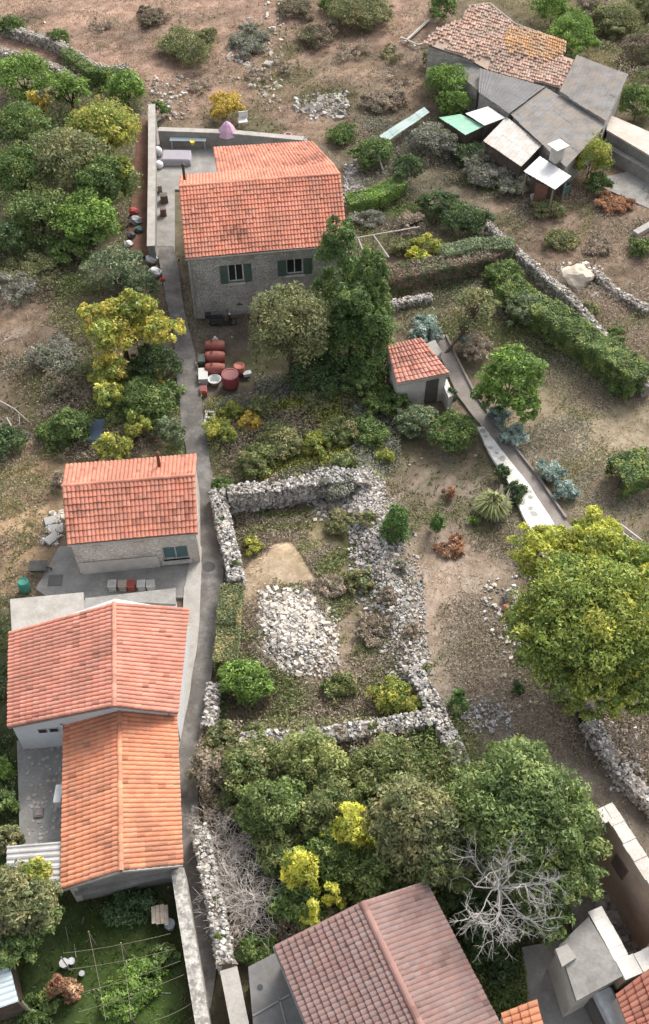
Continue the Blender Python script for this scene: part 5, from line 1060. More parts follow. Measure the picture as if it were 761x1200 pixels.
def shrub(label, cx, cy, hw, pal, n=None, h=None, **k):
    q = P(cx, cy, .6); r = hw/PPM(q); hh = h or r*1.15
    ex = []
    for _ in range(random.randint(2, 4) if hw > 11 else 1):  # uneven side lobes
        a = random.uniform(0, 6.28); ex.append((cx+hw*.75*math.cos(a), cy+hw*.5*math.sin(a), hw*random.uniform(.35, .6), hh*random.uniform(.25, .6), pal, int((n or 700+r*r*1150)*.22)))
    k.setdefault('extra', ex)
    k.setdefault('trunk', .05); k.setdefault('limbs', 6); k.setdefault('leaf', .10)
    return put_tree(k.pop('name', 'shrub'), label, cx, cy, hw, hh, hh*.56, pal, n or int(700+r*r*1150), cat='shrub', **k)
# --- trees beside the lane, upper left
T('tree', 'round bright green tree near the end of the old field wall', 26, 92, 36, 3.6, 1.9, 'bright', 6500, group='trees left of the lane')
T('tree', 'bright green tree standing closest below the bare field track', 82, 108, 26, 3.2, 1.6, 'bright', 4500)
T('tree', 'orange tinted small tree between two bright green trees', 47, 124, 17, 3.6, 1.4, 'gold', 1600, extra=[(56, 112, 12, 3.0, 'olive', 900)])
T('tree', 'round bright green bush tree at the top corner of the yard wall', 148, 106, 25, 3.0, 1.6, 'bright', 5000)
T('tree', 'yellowish green tree beside the dirt lane near the yard wall corner', 122, 152, 40, 5.0, 2.2, 'yelgr', 9000, extra=[(140, 160, 22, 3.4, 'yelgr', 2200)])
T('tree', 'green tree standing over the field edge below the orange tinted tree', 24, 152, 36, 4.4, 2., 'green', 6500)
T('tree', 'large olive brown tree in the middle of the dense tree group', 82, 192, 46, 5.6, 2.4, 'olive', 11000)
T('tree', 'deep green tree beside the olive brown tree', 24, 205, 40, 4.8, 2.1, 'green', 7500)
T('tree', 'green tree leaning over the dirt lane beside the yard passage', 124, 218, 36, 4.8, 2.1, 'green', 8000, extra=[(142, 200, 18, 3.6, 'yelgr', 1500)])
T('tree', 'low green tree at the lower edge of the dense tree group', 46, 252, 40, 3.8, 1.9, 'grove', 7000)
T('tree', 'fresh green tree at the lower end of the dirt lane', 104, 262, 40, 3.8, 1.9, 'bright', 7000)
T('tree', 'dark green tree at the shaded lower corner of the tree group', 4, 285, 28, 3.0, 1.4, 'dark', 3000)
shrub('small yellow green shrub beside the dirt lane bags', 85, 297, 26, 'green', 2600)
shrub('sage green rounded shrub beside the alley above the yellow tree', 133, 318, 34, 'sage', 5500, h=2.6)
shrub('sage green shrub between the yellow tree and the white bundles', 168, 335, 20, 'sage', 2200, h=2.)
shrub('sparse olive scrub at the top of the brown field', 40, 315, 36, 'olive', 2600, h=1.2)
shrub('dark scrub below the dense tree group', 15, 335, 30, 'grey', 1800, h=1.0)
shrub('dark dry scrub on the brown field beside the yellow tree', 72, 420, 32, 'grey', 2200, h=1.2)
shrub('brown thicket at the field edge beside the yellow tree', 82, 455, 28, 'brown', 1800, h=1.3)
# --- yellow tree and bushes above the small house
T('tree', 'bright yellow autumn tree beside the alley', 142, 385, 50, 4.6, 1.9, 'yellow', 7500, leaf=.14, fill=.15, cr=.26,
  extra=[(192, 388, 26, 3.6, 'yellow', 2600), (112, 370, 22, 3.8, 'yellow', 1800), (160, 360, 26, 4.0, 'yelgr', 2200)])
T('tree', 'small golden yellow tree below the larger yellow tree', 130, 438, 25, 2.8, 1.3, 'yellow', 2800, leaf=.13, extra=[(124, 465, 20, 2.0, 'yelgr', 1500)])
shrub('dark green shrub in the shade beside the alley below the yellow tree', 186, 428, 30, 'dark', 3500, h=2.0)
shrub('green climbing shrub along the alley above the small house', 172, 472, 38, 'green', 6000, h=2.2)
shrub('dark green bush beside the blue tarpaulin', 84, 500, 26, 'green', 3500, h=1.9)
shrub('low green bush at the field corner near the small house', 56, 512, 20, 'green', 1900, h=1.1)
shrub('pale green bush tight against the small house and the alley', 202, 508, 18, 'sage', 2200, h=2.0)
shrub('yellow green bush right behind the small house roof'.replace(' right', ''), 134, 524, 20, 'yelgr', 2400, h=2.2)
shrub('yellowish bush between the blue tarpaulin and the rusty pipe', 160, 502, 16, 'yelgr', 1700, h=2.2)
shrub('dark bush at the field edge', 8, 520, 26, 'dark', 2300, h=1.2)
shrub('orange leaved shrub at the alley edge', 186, 445, 11, 'gold', 500, h=1.5)
shrub('dry shrub behind the small house corner', 68, 565, 12, 'dry', 700, h=1.2)
# --- before the stone house
T('tree', 'round olive green tree before the stone house', 340, 388, 55, 6.4, 2.7, 'olive', 21000, leaf=.12, cr=.28)
for cx, cy, hw, top, rz, n, lb in ((397, 318, 33, 8.6, 3.7, 11000, 'tall dark cypress beside the eave of the stone house'), (434, 346, 31, 7.8, 3.4, 10000, 'dark cypress at the outer side of the cypress group'), (411, 380, 38, 6.6, 3.0, 12000, 'front cypress beside the round olive green tree'), (439, 402, 28, 5.6, 2.5, 7500, 'short cypress near the tiled garden shed')):
    T('cypress', lb, cx, cy, hw, top, rz, 'cyp', n, leaf=.12, shape='cone', cr=.24, group='cypress group', limbs=4)
shrub('dark green bush in the shade below the olive green tree', 372, 440, 40, 'dark', 5000, h=2.2)
shrub('dark bush at the foot of the cypress group', 425, 440, 28, 'cyp', 4000, h=2.2)
shrub('climbing plant on the wall under the stone house window', 279, 352, 9, 'green', 900, h=1.8)
shrub('yellow leaved shrub beside the tiled garden shed', 446, 395, 11, 'lime', 900, h=2.4)
for x, y, hw, pl, lb in ((257, 505, 20, 'yelgr', 'yellowish weed shrub beside the alley pallet'), (292, 494, 15, 'gold', 'orange yellow shrub in the weedy garden'), (272, 480, 14, 'yelgr', 'small yellowish shrub next to the orange one'), (310, 478, 20, 'olive', 'olive shrub in the weedy garden below the tubs'), (330, 515, 30, 'olive', 'low olive shrub above the grey retaining wall'), (432, 508, 26, 'green', 'green shrub at the right end of the weedy garden'.replace('right end', 'shed end')), (448, 466, 24, 'green', 'green shrub between the cypresses and the shed'), (449, 535, 12, 'yelgr', 'yellow green shrub above the broken wall corner'), (398, 505, 24, 'bramble', 'bramble in the middle of the weedy garden'), (370, 522, 18, 'yelgr', 'yellowish weeds above the grey retaining wall'), (262, 572, 13, 'green', 'green shrub on top of the alley stone wall'), (300, 540, 26, 'bramble', 'low bramble above the grey retaining wall near the alley'), (405, 545, 18, 'bramble', 'low bramble at the wall corner'),
                         (395, 572, 28, 'grey', 'greyish creeper over the broken wall corner'), (372, 470, 18, 'olive', 'olive weeds under the dark bush')):
    shrub(lb, x, y, hw, pl, h=1.3 if hw > 14 else 1.0)
# --- shed garden
shrub('blue green shrub before the shed wall', 490, 494, 24, 'sage', 3600, h=1.7)
shrub('dark green shrub beside the path below the shed', 530, 508, 28, 'green', 4500, h=1.7)
shrub('green shrub at the corner of the shed', 464, 474, 18, 'green', 2000, h=1.5)
shrub('small cypress shaped shrub beside the shed door', 529, 466, 7, 'dark', 700, h=1.6)
for x, y, hw, lb in ((500, 386, 24, 'blue grey agave clump behind the shed roof'), (585, 488, 12, 'blue grey agave at the path below the bright green tree'), (604, 510, 18, 'large blue grey agave beside the path kerb'), (646, 552, 16, 'blue grey agave on the lawn side of the path'), (662, 576, 15, 'blue grey agave next to the large tree'), (548, 402, 14, 'blue grey agave under the sparse tree')):
    shrub(lb, x, y, hw, 'blue', 1300, h=.9, leaf=.15, name='agave')
T('tree', 'sparse half bare tree beside the shed roof', 556, 366, 36, 4.2, 1.9, 'olive', 2300, base=(521, 416), limbs=22, fill=.5, trunk=.09)
T('tree', 'fresh green upright tree beside the garden path', 597, 448, 36, 5.2, 2.4, 'bright', 8500, cr=.27, extra=[(618, 480, 20, 1.8, 'bright', 1800), (575, 465, 22, 1.7, 'green', 1800)])
shrub('dry brown shrub between the sparse tree and the bright green tree', 555, 405, 24, 'dry', 1500, h=1.2)
shrub('dark shrub against the whitewashed path wall', 603, 578, 13, 'dark', 1400, h=1.1)
shrub('dark shrub hanging over the path wall', 590, 556, 10, 'dark', 900, h=1.0)
shrub('brown dry tussock on the bare strip', 527, 578, 10, 'rust', 700, h=.5)
T('small_pine', 'small bright green pine beside the rubble ridge', 465, 614, 18, 2.8, 1.4, 'pine', 4500, leaf=.08, shape='cone', cr=.34, limbs=4, trunk=.05)
T('small_pine', 'tiny green pine next to the brown tussock strip', 513, 614, 10, 1.5, .7, 'pine', 1500, leaf=.08, shape='cone', cr=.34, limbs=3, trunk=.04)
T('small_pine', 'small dark green pine beside the wall corner', 537, 822, 12, 1.9, .95, 'pine', 2200, leaf=.07, shape='cone', cr=.34, limbs=3, trunk=.05)
shrub('dark green tuft on the bare strip', 605, 806, 9, 'dark', 600, h=.5)
shrub('brown tussock below the tiny pine', 528, 640, 18, 'rust', 900, h=.45)
shrub('green tuft beside the brown tussock', 556, 612, 7, 'bright', 350, h=.5)
# pampas grass: blades
def tussock(label, cx, cy, r, h, cols, n, name='pampas_grass'):
    p = P(cx, cy); p[2] = gz(p[0], p[1]); t = empty(name, p, label, 'grass plant')
    a = RNG.uniform(0, 6.28, n); o = r*RNG.uniform(.3, 1., n); hh = h*RNG.uniform(.6, 1.1, n); w_ = .03
    b = p[None]+np.stack((np.cos(a)*.15, np.sin(a)*.15, np.zeros(n)), 1); mid = p[None]+np.stack((np.cos(a)*o*.5, np.sin(a)*o*.5, hh), 1); tip = p[None]+np.stack((np.cos(a)*o*1.1, np.sin(a)*o*1.1, hh*RNG.uniform(.45, .9, n)), 1)
    s = np.stack((-np.sin(a), np.cos(a), np.zeros(n)), 1)*w_
    V = np.stack((b-s, b+s, mid+s, mid-s, tip-s*.2, tip+s*.2), 1).reshape(-1, 3); k = np.arange(n)[:, None]*6
    Fq = np.concatenate((k+np.array((0, 1, 2, 3)), k+np.array((3, 2, 5, 4))))
    cc = np.array(cols)[RNG.integers(0, len(cols), n)]*RNG.uniform(.8, 1.2, (n, 1)); link('blades', np_mesh('blades', V, Fq, np.concatenate((cc, cc))), M['dry'], t)
    return t
t = tussock('pale green pampas grass clump beside the path wall', 576, 600, 1.05, 1.1, [(.25, .27, .11), (.33, .33, .17), (.18, .22, .07)], 1500)
for i in range(9):
    a = random.uniform(0, 6.28); q = P(576, 600)+np.array((.35*math.cos(a)+.3, .35*math.sin(a)+.1, 0)); m = MB(); m.tube(q, q+np.array((.15*math.cos(a), .15*math.sin(a), 1.2)), .015, 4, c=(.5, .45, .3)); m.tube(q+np.array((.15*math.cos(a), .15*math.sin(a), 1.15)), q+np.array((.22*math.cos(a), .22*math.sin(a), 1.65)), .055, 6, .015, (.66, .60, .48)); m.build('plume', M['cloth'], t)
# --- hedges
def hedge(label, px, width, height, pal, n, leaf=.1, z0=0., wav=.12, name='hedge'):
    pts = [P(*a, height*.6) for a in px]; c = sum(pts)/len(pts); t = empty(name, (c[0], c[1], 0), label, 'hedge')
    Ls = [np.linalg.norm((b-a)[:2]) for a, b in zip(pts[:-1], pts[1:])]; P_, N_ = [], []; segs = []
    for a, b, L in zip(pts[:-1], pts[1:], Ls):
        k = int(LEAF_K*n*L/sum(Ls)); d = (b-a)[:2]/L; nn = np.array((-d[1], d[0])); u = RNG.uniform(-.03*L, 1.03*L, k)
        face = RNG.random(k); top = face < .42; side = np.where(face < .71, -1, 1)
        v = np.where(top, RNG.uniform(-1, 1, k), side*RNG.uniform(.7, 1.05, k)); zz = np.where(top, RNG.uniform(.85, 1.05, k), RNG.uniform(.05, 1, k)**.8)
        bulge = 1+wav*wob(u*1.6+a[0], zz*2+v, 4, 28)+RNG.normal(0, .04, k)
        X = a[0]+d[0]*u+nn[0]*v*width/2*bulge; Y = a[1]+d[1]*u+nn[1]*v*width/2*bulge
        P_.append(np.stack((X, Y, z0+zz*height*(1+wav*wob(u*1.3+a[1], v*1.5+a[0], 2, 28))), 1)); N_.append(np.where(top[:, None], np.array((0, 0, 1.)), np.column_stack((nn[0]*side, nn[1]*side, np.full(k, .4)))))
        for j in range(max(2, int(L/.7))):
            q = lerp(a, b, (j+.5)/max(2, int(L/.7))); g = np.array((q[0], q[1], z0-.2)); segs.append((g, g+np.array((0, 0, height*.6)), .04, .03))
            for _ in range(4): segs.append((g+np.array((0, 0, height*.35)), g+np.array((random.uniform(-.5, .5)*width, random.uniform(-.5, .5)*width, height*.95)), .025, .01))
    pos = np.concatenate(P_); nr = np.concatenate(N_)+RNG.normal(0, .5, (len(pos), 3)); pl = PAL[pal]
    cid = (np.floor(pos[:, 0]/.5)*7+np.floor(pos[:, 1]/.5)*13+np.floor(pos[:, 2]/.5)*3).astype(int) % 97; base = pick(pl, 97)*np.clip(1+RNG.normal(0, .14, (97, 1)), .6, 1.4)
    col = base[cid]*np.clip(1+RNG.normal(0, .17, (len(pos), 1)), .5, 1.6)
    link('foliage', leaf_mesh('foliage', pos, nr, leaf*RNG.uniform(.7, 1.3, len(pos)), col), M['leaf'], t)
    V, Fq = tubes_np(segs, 5); link('stem', np_mesh('stem', V, Fq), M['bark'], t)
hedge('long clipped green hedge along the shaded lawn', [(594, 338), (640, 370), (700, 412), (748, 450)], 2.0, 1.9, 'grove', 26000)
hedge('brown and green clipped hedge behind the shed garden', [(458, 326), (510, 315), (560, 302), (600, 290)], 1.5, 1.6, 'brown', 12000)
hedge('grey green hedge top joining the long hedge', [(520, 298), (560, 290), (600, 292)], 1.2, 1.8, 'sage', 5000)
hedge('clipped green hedge along the alley beside the stone heap', [(272, 690), (268, 735), (264, 778)], 1.15, 1.3, 'olive', 9000, leaf=.08)
hedge('dark hedge at the edge of the lawn near the large tree', [(722, 560), (765, 545)], 2.2, 1.6, 'green', 6500)
hedge('green creeper hedge hanging on the old field wall', [(78, 64), (110, 88), (140, 92)], 1.0, 1.2, 'green', 4500)
hedge('low ivy hedge along the shrub garden behind the stone house', [(408, 238), (440, 232), (470, 215)], 1.3, 1.1, 'bright', 5000)
# --- upper middle and upper right
for x, y, hw, h, pl, lb in ((438, 180, 25, 2.2, 'green', 'dark green bush beside the plastic sheet'), (478, 200, 20, 2.2, 'dark', 'round dark bush near the leaning pole'), (546, 257, 27, 2.0, 'dark', 'round dark bush near the end of the brown hedge'), (516, 238, 22, 1.8, 'dark', 'dark bush between the leaning pole and the brown hedge'), (508, 165, 30, 2.0, 'grey', 'grey green thicket below the green plastic lean-to'), (528, 100, 28, 3.2, 'bright', 'bright green bush leaning on the barn corner'), (532, 122, 20, 2.4, 'bright', 'lower bright green bush below the barn corner'),
                            (692, 190, 25, 3.6, 'yelgr', 'bright yellow green bush beside the brown grey shed roof'), (700, 215, 16, 1.8, 'green', 'small green bush below the yellow green bush'), (668, 42, 30, 3.6, 'bright', 'round bright green bush behind the barn roof'), (648, 12, 22, 3.0, 'bright', 'bright green bush beyond the barn ridge'), (748, 122, 26, 3.0, 'green', 'deep green bush beside the large grey roof'), (725, 25, 30, 2.2, 'olive', 'olive scrub on the slope behind the sheds'), (755, 60, 28, 2.2, 'brown', 'brown green scrub behind the grey shed'), (700, 8, 26, 2., 'dry', 'dry scrub at the top of the slope'),
                            (760, 10, 26, 2.2, 'olive', 'olive scrub high on the slope corner'), (420, 14, 36, 2.2, 'olive', 'low olive bush on the bare hillside'), (395, 5, 20, 1.5, 'green', 'small green bush on the hillside top'), (520, 10, 20, 2.4, 'green', 'dark green bush above the barn planks'), (512, 70, 16, 1.6, 'olive', 'olive shrub against the barn end wall'), (218, 52, 36, 1.6, 'olive', 'wide low shrub on the red hillside'), (290, 50, 26, .9, 'grey', 'greyish low shrub on the stony hillside'), (372, 40, 26, 1.1, 'brown', 'brownish low shrub on the hillside'),
                            (345, 10, 22, .9, 'brown', 'brown scrub at the hill top'), (180, 20, 20, .8, 'brown', 'small brown scrub on the red field'), (14, 30, 17, 1.6, 'green', 'green bush on the old field wall end'), (70, 46, 13, 1.6, 'green', 'green bush growing on the old field wall'), (265, 124, 21, 2.0, 'gold', 'golden yellow bush behind the back yard wall'), (188, 128, 10, 1.4, 'green', 'small green bush at the yard wall corner'), (570, 205, 26, 1.3, 'grey', 'grey thicket below the white tin roof'), (600, 215, 22, 1.2, 'grey', 'bare grey scrub before the porch'),
                            (500, 288, 18, 1.2, 'yelgr', 'yellowish weeds by the pole frame'), (488, 300, 14, 1.0, 'lime', 'yellow flowering weed above the brown hedge'), (470, 290, 16, 1.0, 'olive', 'olive weeds inside the pole frame'), (620, 362, 28, 1.9, 'sage', 'grey green bush at the head of the long hedge'), (590, 325, 24, 1.8, 'green', 'green bush where the two hedges meet'), (752, 290, 16, 1.2, 'green', 'green bush at the end of the stone field edge'), (660, 280, 22, .7, 'olive', 'low weeds on the dirt field beyond the hedge'), (640, 245, 20, .7, 'olive', 'low weeds below the porch'),
                            (720, 240, 22, .7, 'rust', 'reddish brown scrub below the concrete path'), (700, 290, 20, .6, 'dry', 'dry scrub on the dirt field'), (400, 158, 20, .9, 'green', 'low green shrub by the rubble bank'), (450, 118, 26, .9, 'dry', 'dry scrub on the hillside below the barn'), (555, 182, 22, 1.4, 'dark', 'dark thicket under the stained tin roof'), (480, 262, 20, .9, 'dry', 'dry weeds behind the pole frame'), (430, 258, 20, .9, 'grey', 'greyish weeds beside the stone house gable'), (735, 455, 20, 1.5, 'green', 'green bush at the lower end of the long hedge')):
    shrub(lb, x, y, hw, pl, h=h)
for x, y, hw, pl, lb in ((120, 30, 14, 'dry', 'dry tuft on the red field above the creeper hedge'), (300, 90, 16, 'dry', 'dry tuft between the pale hillside stones'), (330, 78, 20, 'dry', 'dry scrub above the grey rock pile'), (412, 60, 24, 'dry', 'dry scrub on the slope below the low olive bush'), (458, 62, 16, 'olive', 'olive scrub near the barn planks'), (466, 96, 18, 'dry', 'dry scrub on the slope beside the bright green bush'), (236, 102, 14, 'dry', 'dry tuft above the golden yellow bush')):
    shrub(lb, x, y, hw, pl, 500, h=.4)
# --- right: large tree
T('large_tree', 'large spreading yellow green tree over the broken stone wall', 690, 735, 92, 8.5, 3.2, 'bigtree', 52000, leaf=.115, cr=.22, clumps=260, trunk=.2, limbs=20,
  extra=[(640, 650, 46, 5.6, 'bigtop', 8000), (690, 640, 44, 6.0, 'bigtop', 7000), (735, 660, 40, 5.6, 'bigtree', 6000), (745, 800, 42, 4.6, 'bigtree', 6500), (640, 720, 36, 4.6, 'bigtree', 5000), (700, 810, 40, 4.4, 'bigtree', 5500), (770, 730, 50, 5.0, 'bigtree', 7000)])
# --- overgrown plot
T('large_tree', 'large round green tree at the corner of the overgrown plot', 612, 958, 84, 7.6, 3.0, 'grove', 44000, leaf=.11, cr=.23, clumps=220, trunk=.2, limbs=16, extra=[(660, 1030, 46, 4.2, 'grove', 6500), (640, 1075, 34, 3.4, 'green', 4000), (560, 930, 40, 4.4, 'grove', 5000)])
T('tree', 'grey green tree leaning towards the brown roof', 492, 972, 62, 6.2, 2.5, 'olive', 20000, leaf=.12, cr=.24, extra=[(520, 1015, 36, 4.0, 'bramble', 4500)])
for x, y, hw, h, pl, n, lb in ((300, 905, 44, 2.6, 'bramble', 8000, 'bramble thicket beside the upper plot wall near the alley'), (368, 900, 46, 3.6, 'yelold', 9500, 'bramble thicket in the upper middle of the overgrown plot'), (448, 905, 46, 3.2, 'bramble', 8500, 'bramble thicket below the upper plot wall'), (325, 950, 42, 3.6, 'grove', 9000, 'green thicket in the middle of the overgrown plot'), (385, 955, 40, 3.8, 'bramble', 8000, 'green thicket around the yellow shrub'), (392, 1012, 38, 3.2, 'green', 7500, 'deep green thicket between the yellow shrubs'), (440, 1028, 36, 3.4, 'grove', 7000, 'green thicket above the brown roof'), (350, 1060, 36, 2.2, 'green', 6000, 'green thicket beside the bare round shrub'), (330, 1000, 36, 2.2, 'bramble', 5500, 'bramble beside the bare round shrub'),
                               (252, 905, 32, 1.8, 'dry', 3000, 'brownish thicket at the alley corner of the plot'), (285, 940, 32, 1.6, 'bramble', 3500, 'bramble above the bare shrubs'), (262, 868, 26, 1.4, 'olive', 3000, 'pale olive bush beside the alley above the plot'), (300, 1112, 26, 1.0, 'green', 2600, 'low green weeds at the terrace corner'), (420, 935, 26, 2.9, 'bramble', 3000, 'brownish bramble crest in the plot'), (570, 1100, 34, 2.0, 'dark', 3500, 'dark bush in the shade beside the brown roof'), (588, 1140, 18, 1.0, 'dark', 1400, 'dark weeds in the gap beside the concrete path'), (545, 1060, 34, 2.4, 'dark', 3800, 'dark bush under the bare white tree')):
    shrub(lb, x, y, hw, pl, n, h=h, cr=.26)
for x, y, hw, h, n, lb in ((412, 980, 28, 4.6, 3400, 'bright yellow shrub in the middle of the plot'), (356, 1024, 26, 3.9, 3200, 'bright yellow shrub beside the bare round shrub'), (392, 1054, 12, 3.4, 900, 'small yellow shrub above the brown roof edge'), (368, 1076, 14, 3.0, 1000, 'small yellow shrub touching the brown roof')):
    shrub(lb, x, y, hw, 'lime', n, h=h, leaf=.12)
shrub('fresh green round bush at the end of the clipped alley hedge', 286, 798, 29, 'bright', 5200, h=2.0)
shrub('yellow green bush above the upper plot wall', 462, 818, 28, 'yelgr', 3200, h=1.3)
shrub('green weeds beside the sandy mound and the alley wall', 296, 640, 15, 'yelgr', 1200, h=.8)
shrub('weeds below the retaining wall', 400, 610, 20, 'olive', 1300, h=.8)
shrub('dry grass tuft beside the sandy mound', 390, 690, 22, 'dry', 1500, h=.6)
shrub('olive weeds between the sandy mound and the rubble ridge', 420, 680, 18, 'olive', 1100, h=.8)
shrub('dark weeds below the stone heap', 400, 805, 22, 'bramble', 1500, h=.8)
shrub('brown dry weeds beside the stone heap', 440, 740, 24, 'dry', 1500, h=.6)
for x, y, hw, pl, h, lb in ((262, 615, 6, 'green', 1.3, 'small weed growing on the alley stone wall above the manhole'), (275, 668, 8, 'bramble', 1.35, 'weed growing over the lower end of the alley stone wall'), (318, 572, 10, 'dry', 1.7, 'dry weed on the grey retaining wall near the alley'), (350, 566, 9, 'olive', 1.7, 'olive weed on the grey retaining wall near the broken corner'),
                            (300, 862, 14, 'bramble', 1.4, 'bramble spilling over the upper plot wall by the alley'), (345, 866, 16, 'olive', 1.4, 'olive bramble spilling over the upper plot wall'), (400, 862, 14, 'dry', 1.3, 'dry bramble over the middle of the upper plot wall'), (438, 858, 14, 'bramble', 1.4, 'bramble over the upper plot wall near the yellow green bush'), (545, 890, 10, 'bramble', 1.4, 'bramble over the straight wall by the big green tree'), (430, 612, 12, 'olive', 1.2, 'olive shrub at the head of the rubble ridge'), (452, 700, 12, 'dry', 1.1, 'dry weed along the rubble ridge'), (482, 742, 12, 'dry', 1.1, 'dry shrub on the lower rubble ridge'), (468, 668, 10, 'grey', 1.2, 'grey weed in the middle of the rubble ridge'), (495, 790, 9, 'bramble', 1.2, 'bramble at the foot of the rubble ridge'),
                            (720, 395, 14, 'green', 1.3, 'green creeper over the wall beyond the hedge'), (690, 365, 12, 'olive', 1.3, 'olive creeper over the wall beyond the hedge'), (725, 890, 10, 'dry', 1.0, 'dry weed among the tumbled wall stones'), (250, 1060, 6, 'olive', 1.5, 'olive weed on the crumbling alley wall'), (258, 1105, 7, 'green', 1.5, 'green weed at the lower end of the crumbling alley wall')):
    shrub(lb, x, y, hw, pl, h=h)
# bare shrubs and the bare tree
def bare(name, label, base, top, spread, n0, mat, r=.03, depth=4, cat='shrub', up=.7, seed=1, droop=0., trunk=None):
    rr = random.Random(seed); p = P(*base); p[2] = gz(p[0], p[1]); t = empty(name, p, label, cat); segs = []; main = []
    def grow(a, d, L, r_, k):
        d = d/np.linalg.norm(d); n_ = 2; q = a
        for i in range(n_):
            d = d+np.array([rr.gauss(0, .22) for _ in range(3)])+np.array((0, 0, -droop*(depth-k)*.1)); d /= np.linalg.norm(d)
            q2 = q+d*L/n_; segs.append((q, q2, r_*(1-.2*i), r_*(1-.2*(i+1)))); q = q2
        if k > 0:
            for _ in range(rr.choice((2, 3, 3))): grow(q, d+np.array([rr.gauss(0, .55) for _ in range(3)])*np.array((1, 1, .7)), L*rr.uniform(.6, .85), r_*.62, k-1)
            if rr.random() < .8: s = lerp(q, a, .5); grow(s, d+np.array([rr.gauss(0, .8) for _ in range(3)]), L*.55, r_*.5, k-1)
    start = p.copy()
    if trunk: start = P(*trunk[0], trunk[1]); segs.append((p-np.array((0, 0, .3)), start, r*2.2, r*1.5))
    for i in range(n0):
        a = 6.283*(i+rr.random()*.8)/n0; grow(start-np.array((0, 0, .1)), np.array((math.cos(a)*spread, math.sin(a)*spread, up*rr.uniform(.5, 1.3))), top, r, depth)
    V, Fq = tubes_np(segs, 3); o = link('branches', np_mesh('branches', V, Fq), mat, t); o['kind'] = 'stuff'
    return t
bare('bare_shrub', 'large round bare grey shrub beside the crumbling alley wall', (290, 1058), 1.0, 1., 30, M['straw_twig'], .026, 3, up=1.25, seed=3)
bare('bare_shrub', 'second bare grey shrub near the bend of the alley', (268, 992), .8, 1., 24, M['straw_twig'], .024, 3, up=1.2, seed=5)
bare('bare_shrub', 'small bare shrub hanging over the alley bend', (248, 962), .6, 1., 16, M['straw_twig'], .02, 3, up=.9, seed=8)
bare('bare_shrub', 'bare grey thicket before the farm lean-to', (562, 196), .8, 1., 12, M['deadwood2'], .03, 4, up=.8, seed=9)
bare('bare_shrub', 'bare dry shrub at the field edge beside the tumbled wall', (735, 885), .6, 1., 10, M['deadwood2'], .02, 3, up=.7, seed=12)
bare('bare_shrub', 'bare twigs on the hillside beside the barn planks', (480, 75), .8, 1., 8, M['deadwood2'], .03, 3, up=.7, seed=13)
bare('bare_tree', 'bleached bare tree with white branches beside the brown roof', (588, 1075), 1.0, 1., 11, M['bleached'], .042, 4, 'tree', up=.5, seed=21, trunk=((586, 1040), 5.0))
# --- lower left
T('tree', 'yellow green tree beside the corrugated canopy', 28, 1062, 46, 4.8, 1.9, 'olive', 13000, z0=.8, cr=.27, leaf=.11, extra=[(40, 1025, 22, 3.6, 'yelgr', 2400), (18, 1110, 30, 2.6, 'green', 3500), (55, 1080, 20, 2.8, 'green', 2200)])
shrub('green bush at the edge of the stone patio', 6, 945, 18, 'green', 1600, h=1.8)
shrub('pale olive bush beside the patio edge', 12, 985, 16, 'olive', 1400, h=2.0)
shrub('green bush beside the white gable of the long house', 2, 905, 14, 'bright', 1200, h=1.6)
shrub('reddish brown vine beside the white box', 76, 1160, 17, 'rust', 1000, h=2.0)
shrub('bright green vegetable patch below the trellis', 165, 1150, 30, 'bright', 3000, h=1.3)
shrub('bright green plants in the middle of the yard', 140, 1175, 26, 'bright', 2300, h=1.3)
shrub('dark green plants under the grey gable', 150, 1068, 30, 'dark', 2200, h=1.1)
shrub('green plants by the whitewashed wall', 195, 1120, 16, 'green', 900, h=1.2)
shrub('green weeds below the pale blue tin roof', 45, 1185, 24, 'green', 1600, h=1.2)
shrub('dark plants beside the table', 178, 1062, 16, 'dark', 900, h=1.2)
# --- undergrowth: low leafy scrub that nobody could count
def scrub(label, px, n, pals, h, thr=-.2, leaf=.06, soft=1.2, z=0.):
    poly = world_poly(px, z); lo, hi = poly.min(0), poly.max(0); q = RNG.uniform(lo, hi, (int(n*3.2), 2))
    X, Y = q[:, 0], q[:, 1]; f = inside_soft(poly, X, Y, soft); nz = wob(X*1.4, Y*1.4, 6, 32, 5.)
    k = (RNG.random(len(X)) < f) & (nz+RNG.normal(0, .22, len(X)) > thr) & free(X, Y); q = q[k][:n]; nz = nz[k][:n]; X, Y = q[:, 0], q[:, 1]; m_ = len(q)
    zz = ghgt(X, Y)+h*np.clip(.35+.6*(nz-thr), .08, 1.5)*RNG.random(m_)**.6
    w2 = wob(X, Y, 4, 24, 9.); sel = np.clip(((w2+1)/2*len(pals)+RNG.normal(0, .25, m_)).astype(int), 0, len(pals)-1); col = np.zeros((m_, 3))
    for i, pl in enumerate(pals): s_ = sel == i; col[s_] = pick(PAL[pl], int(s_.sum()))
    col *= np.clip(1+RNG.normal(0, .2, (m_, 1)), .5, 1.6)
    tag(link('undergrowth', leaf_mesh('undergrowth', np.column_stack((q, zz)), RNG.normal(0, .7, (m_, 3))+np.array((0, 0, .6)), leaf*RNG.uniform(.7, 1.9, m_), col), M['leaf']), label, 'undergrowth', kind='stuff')
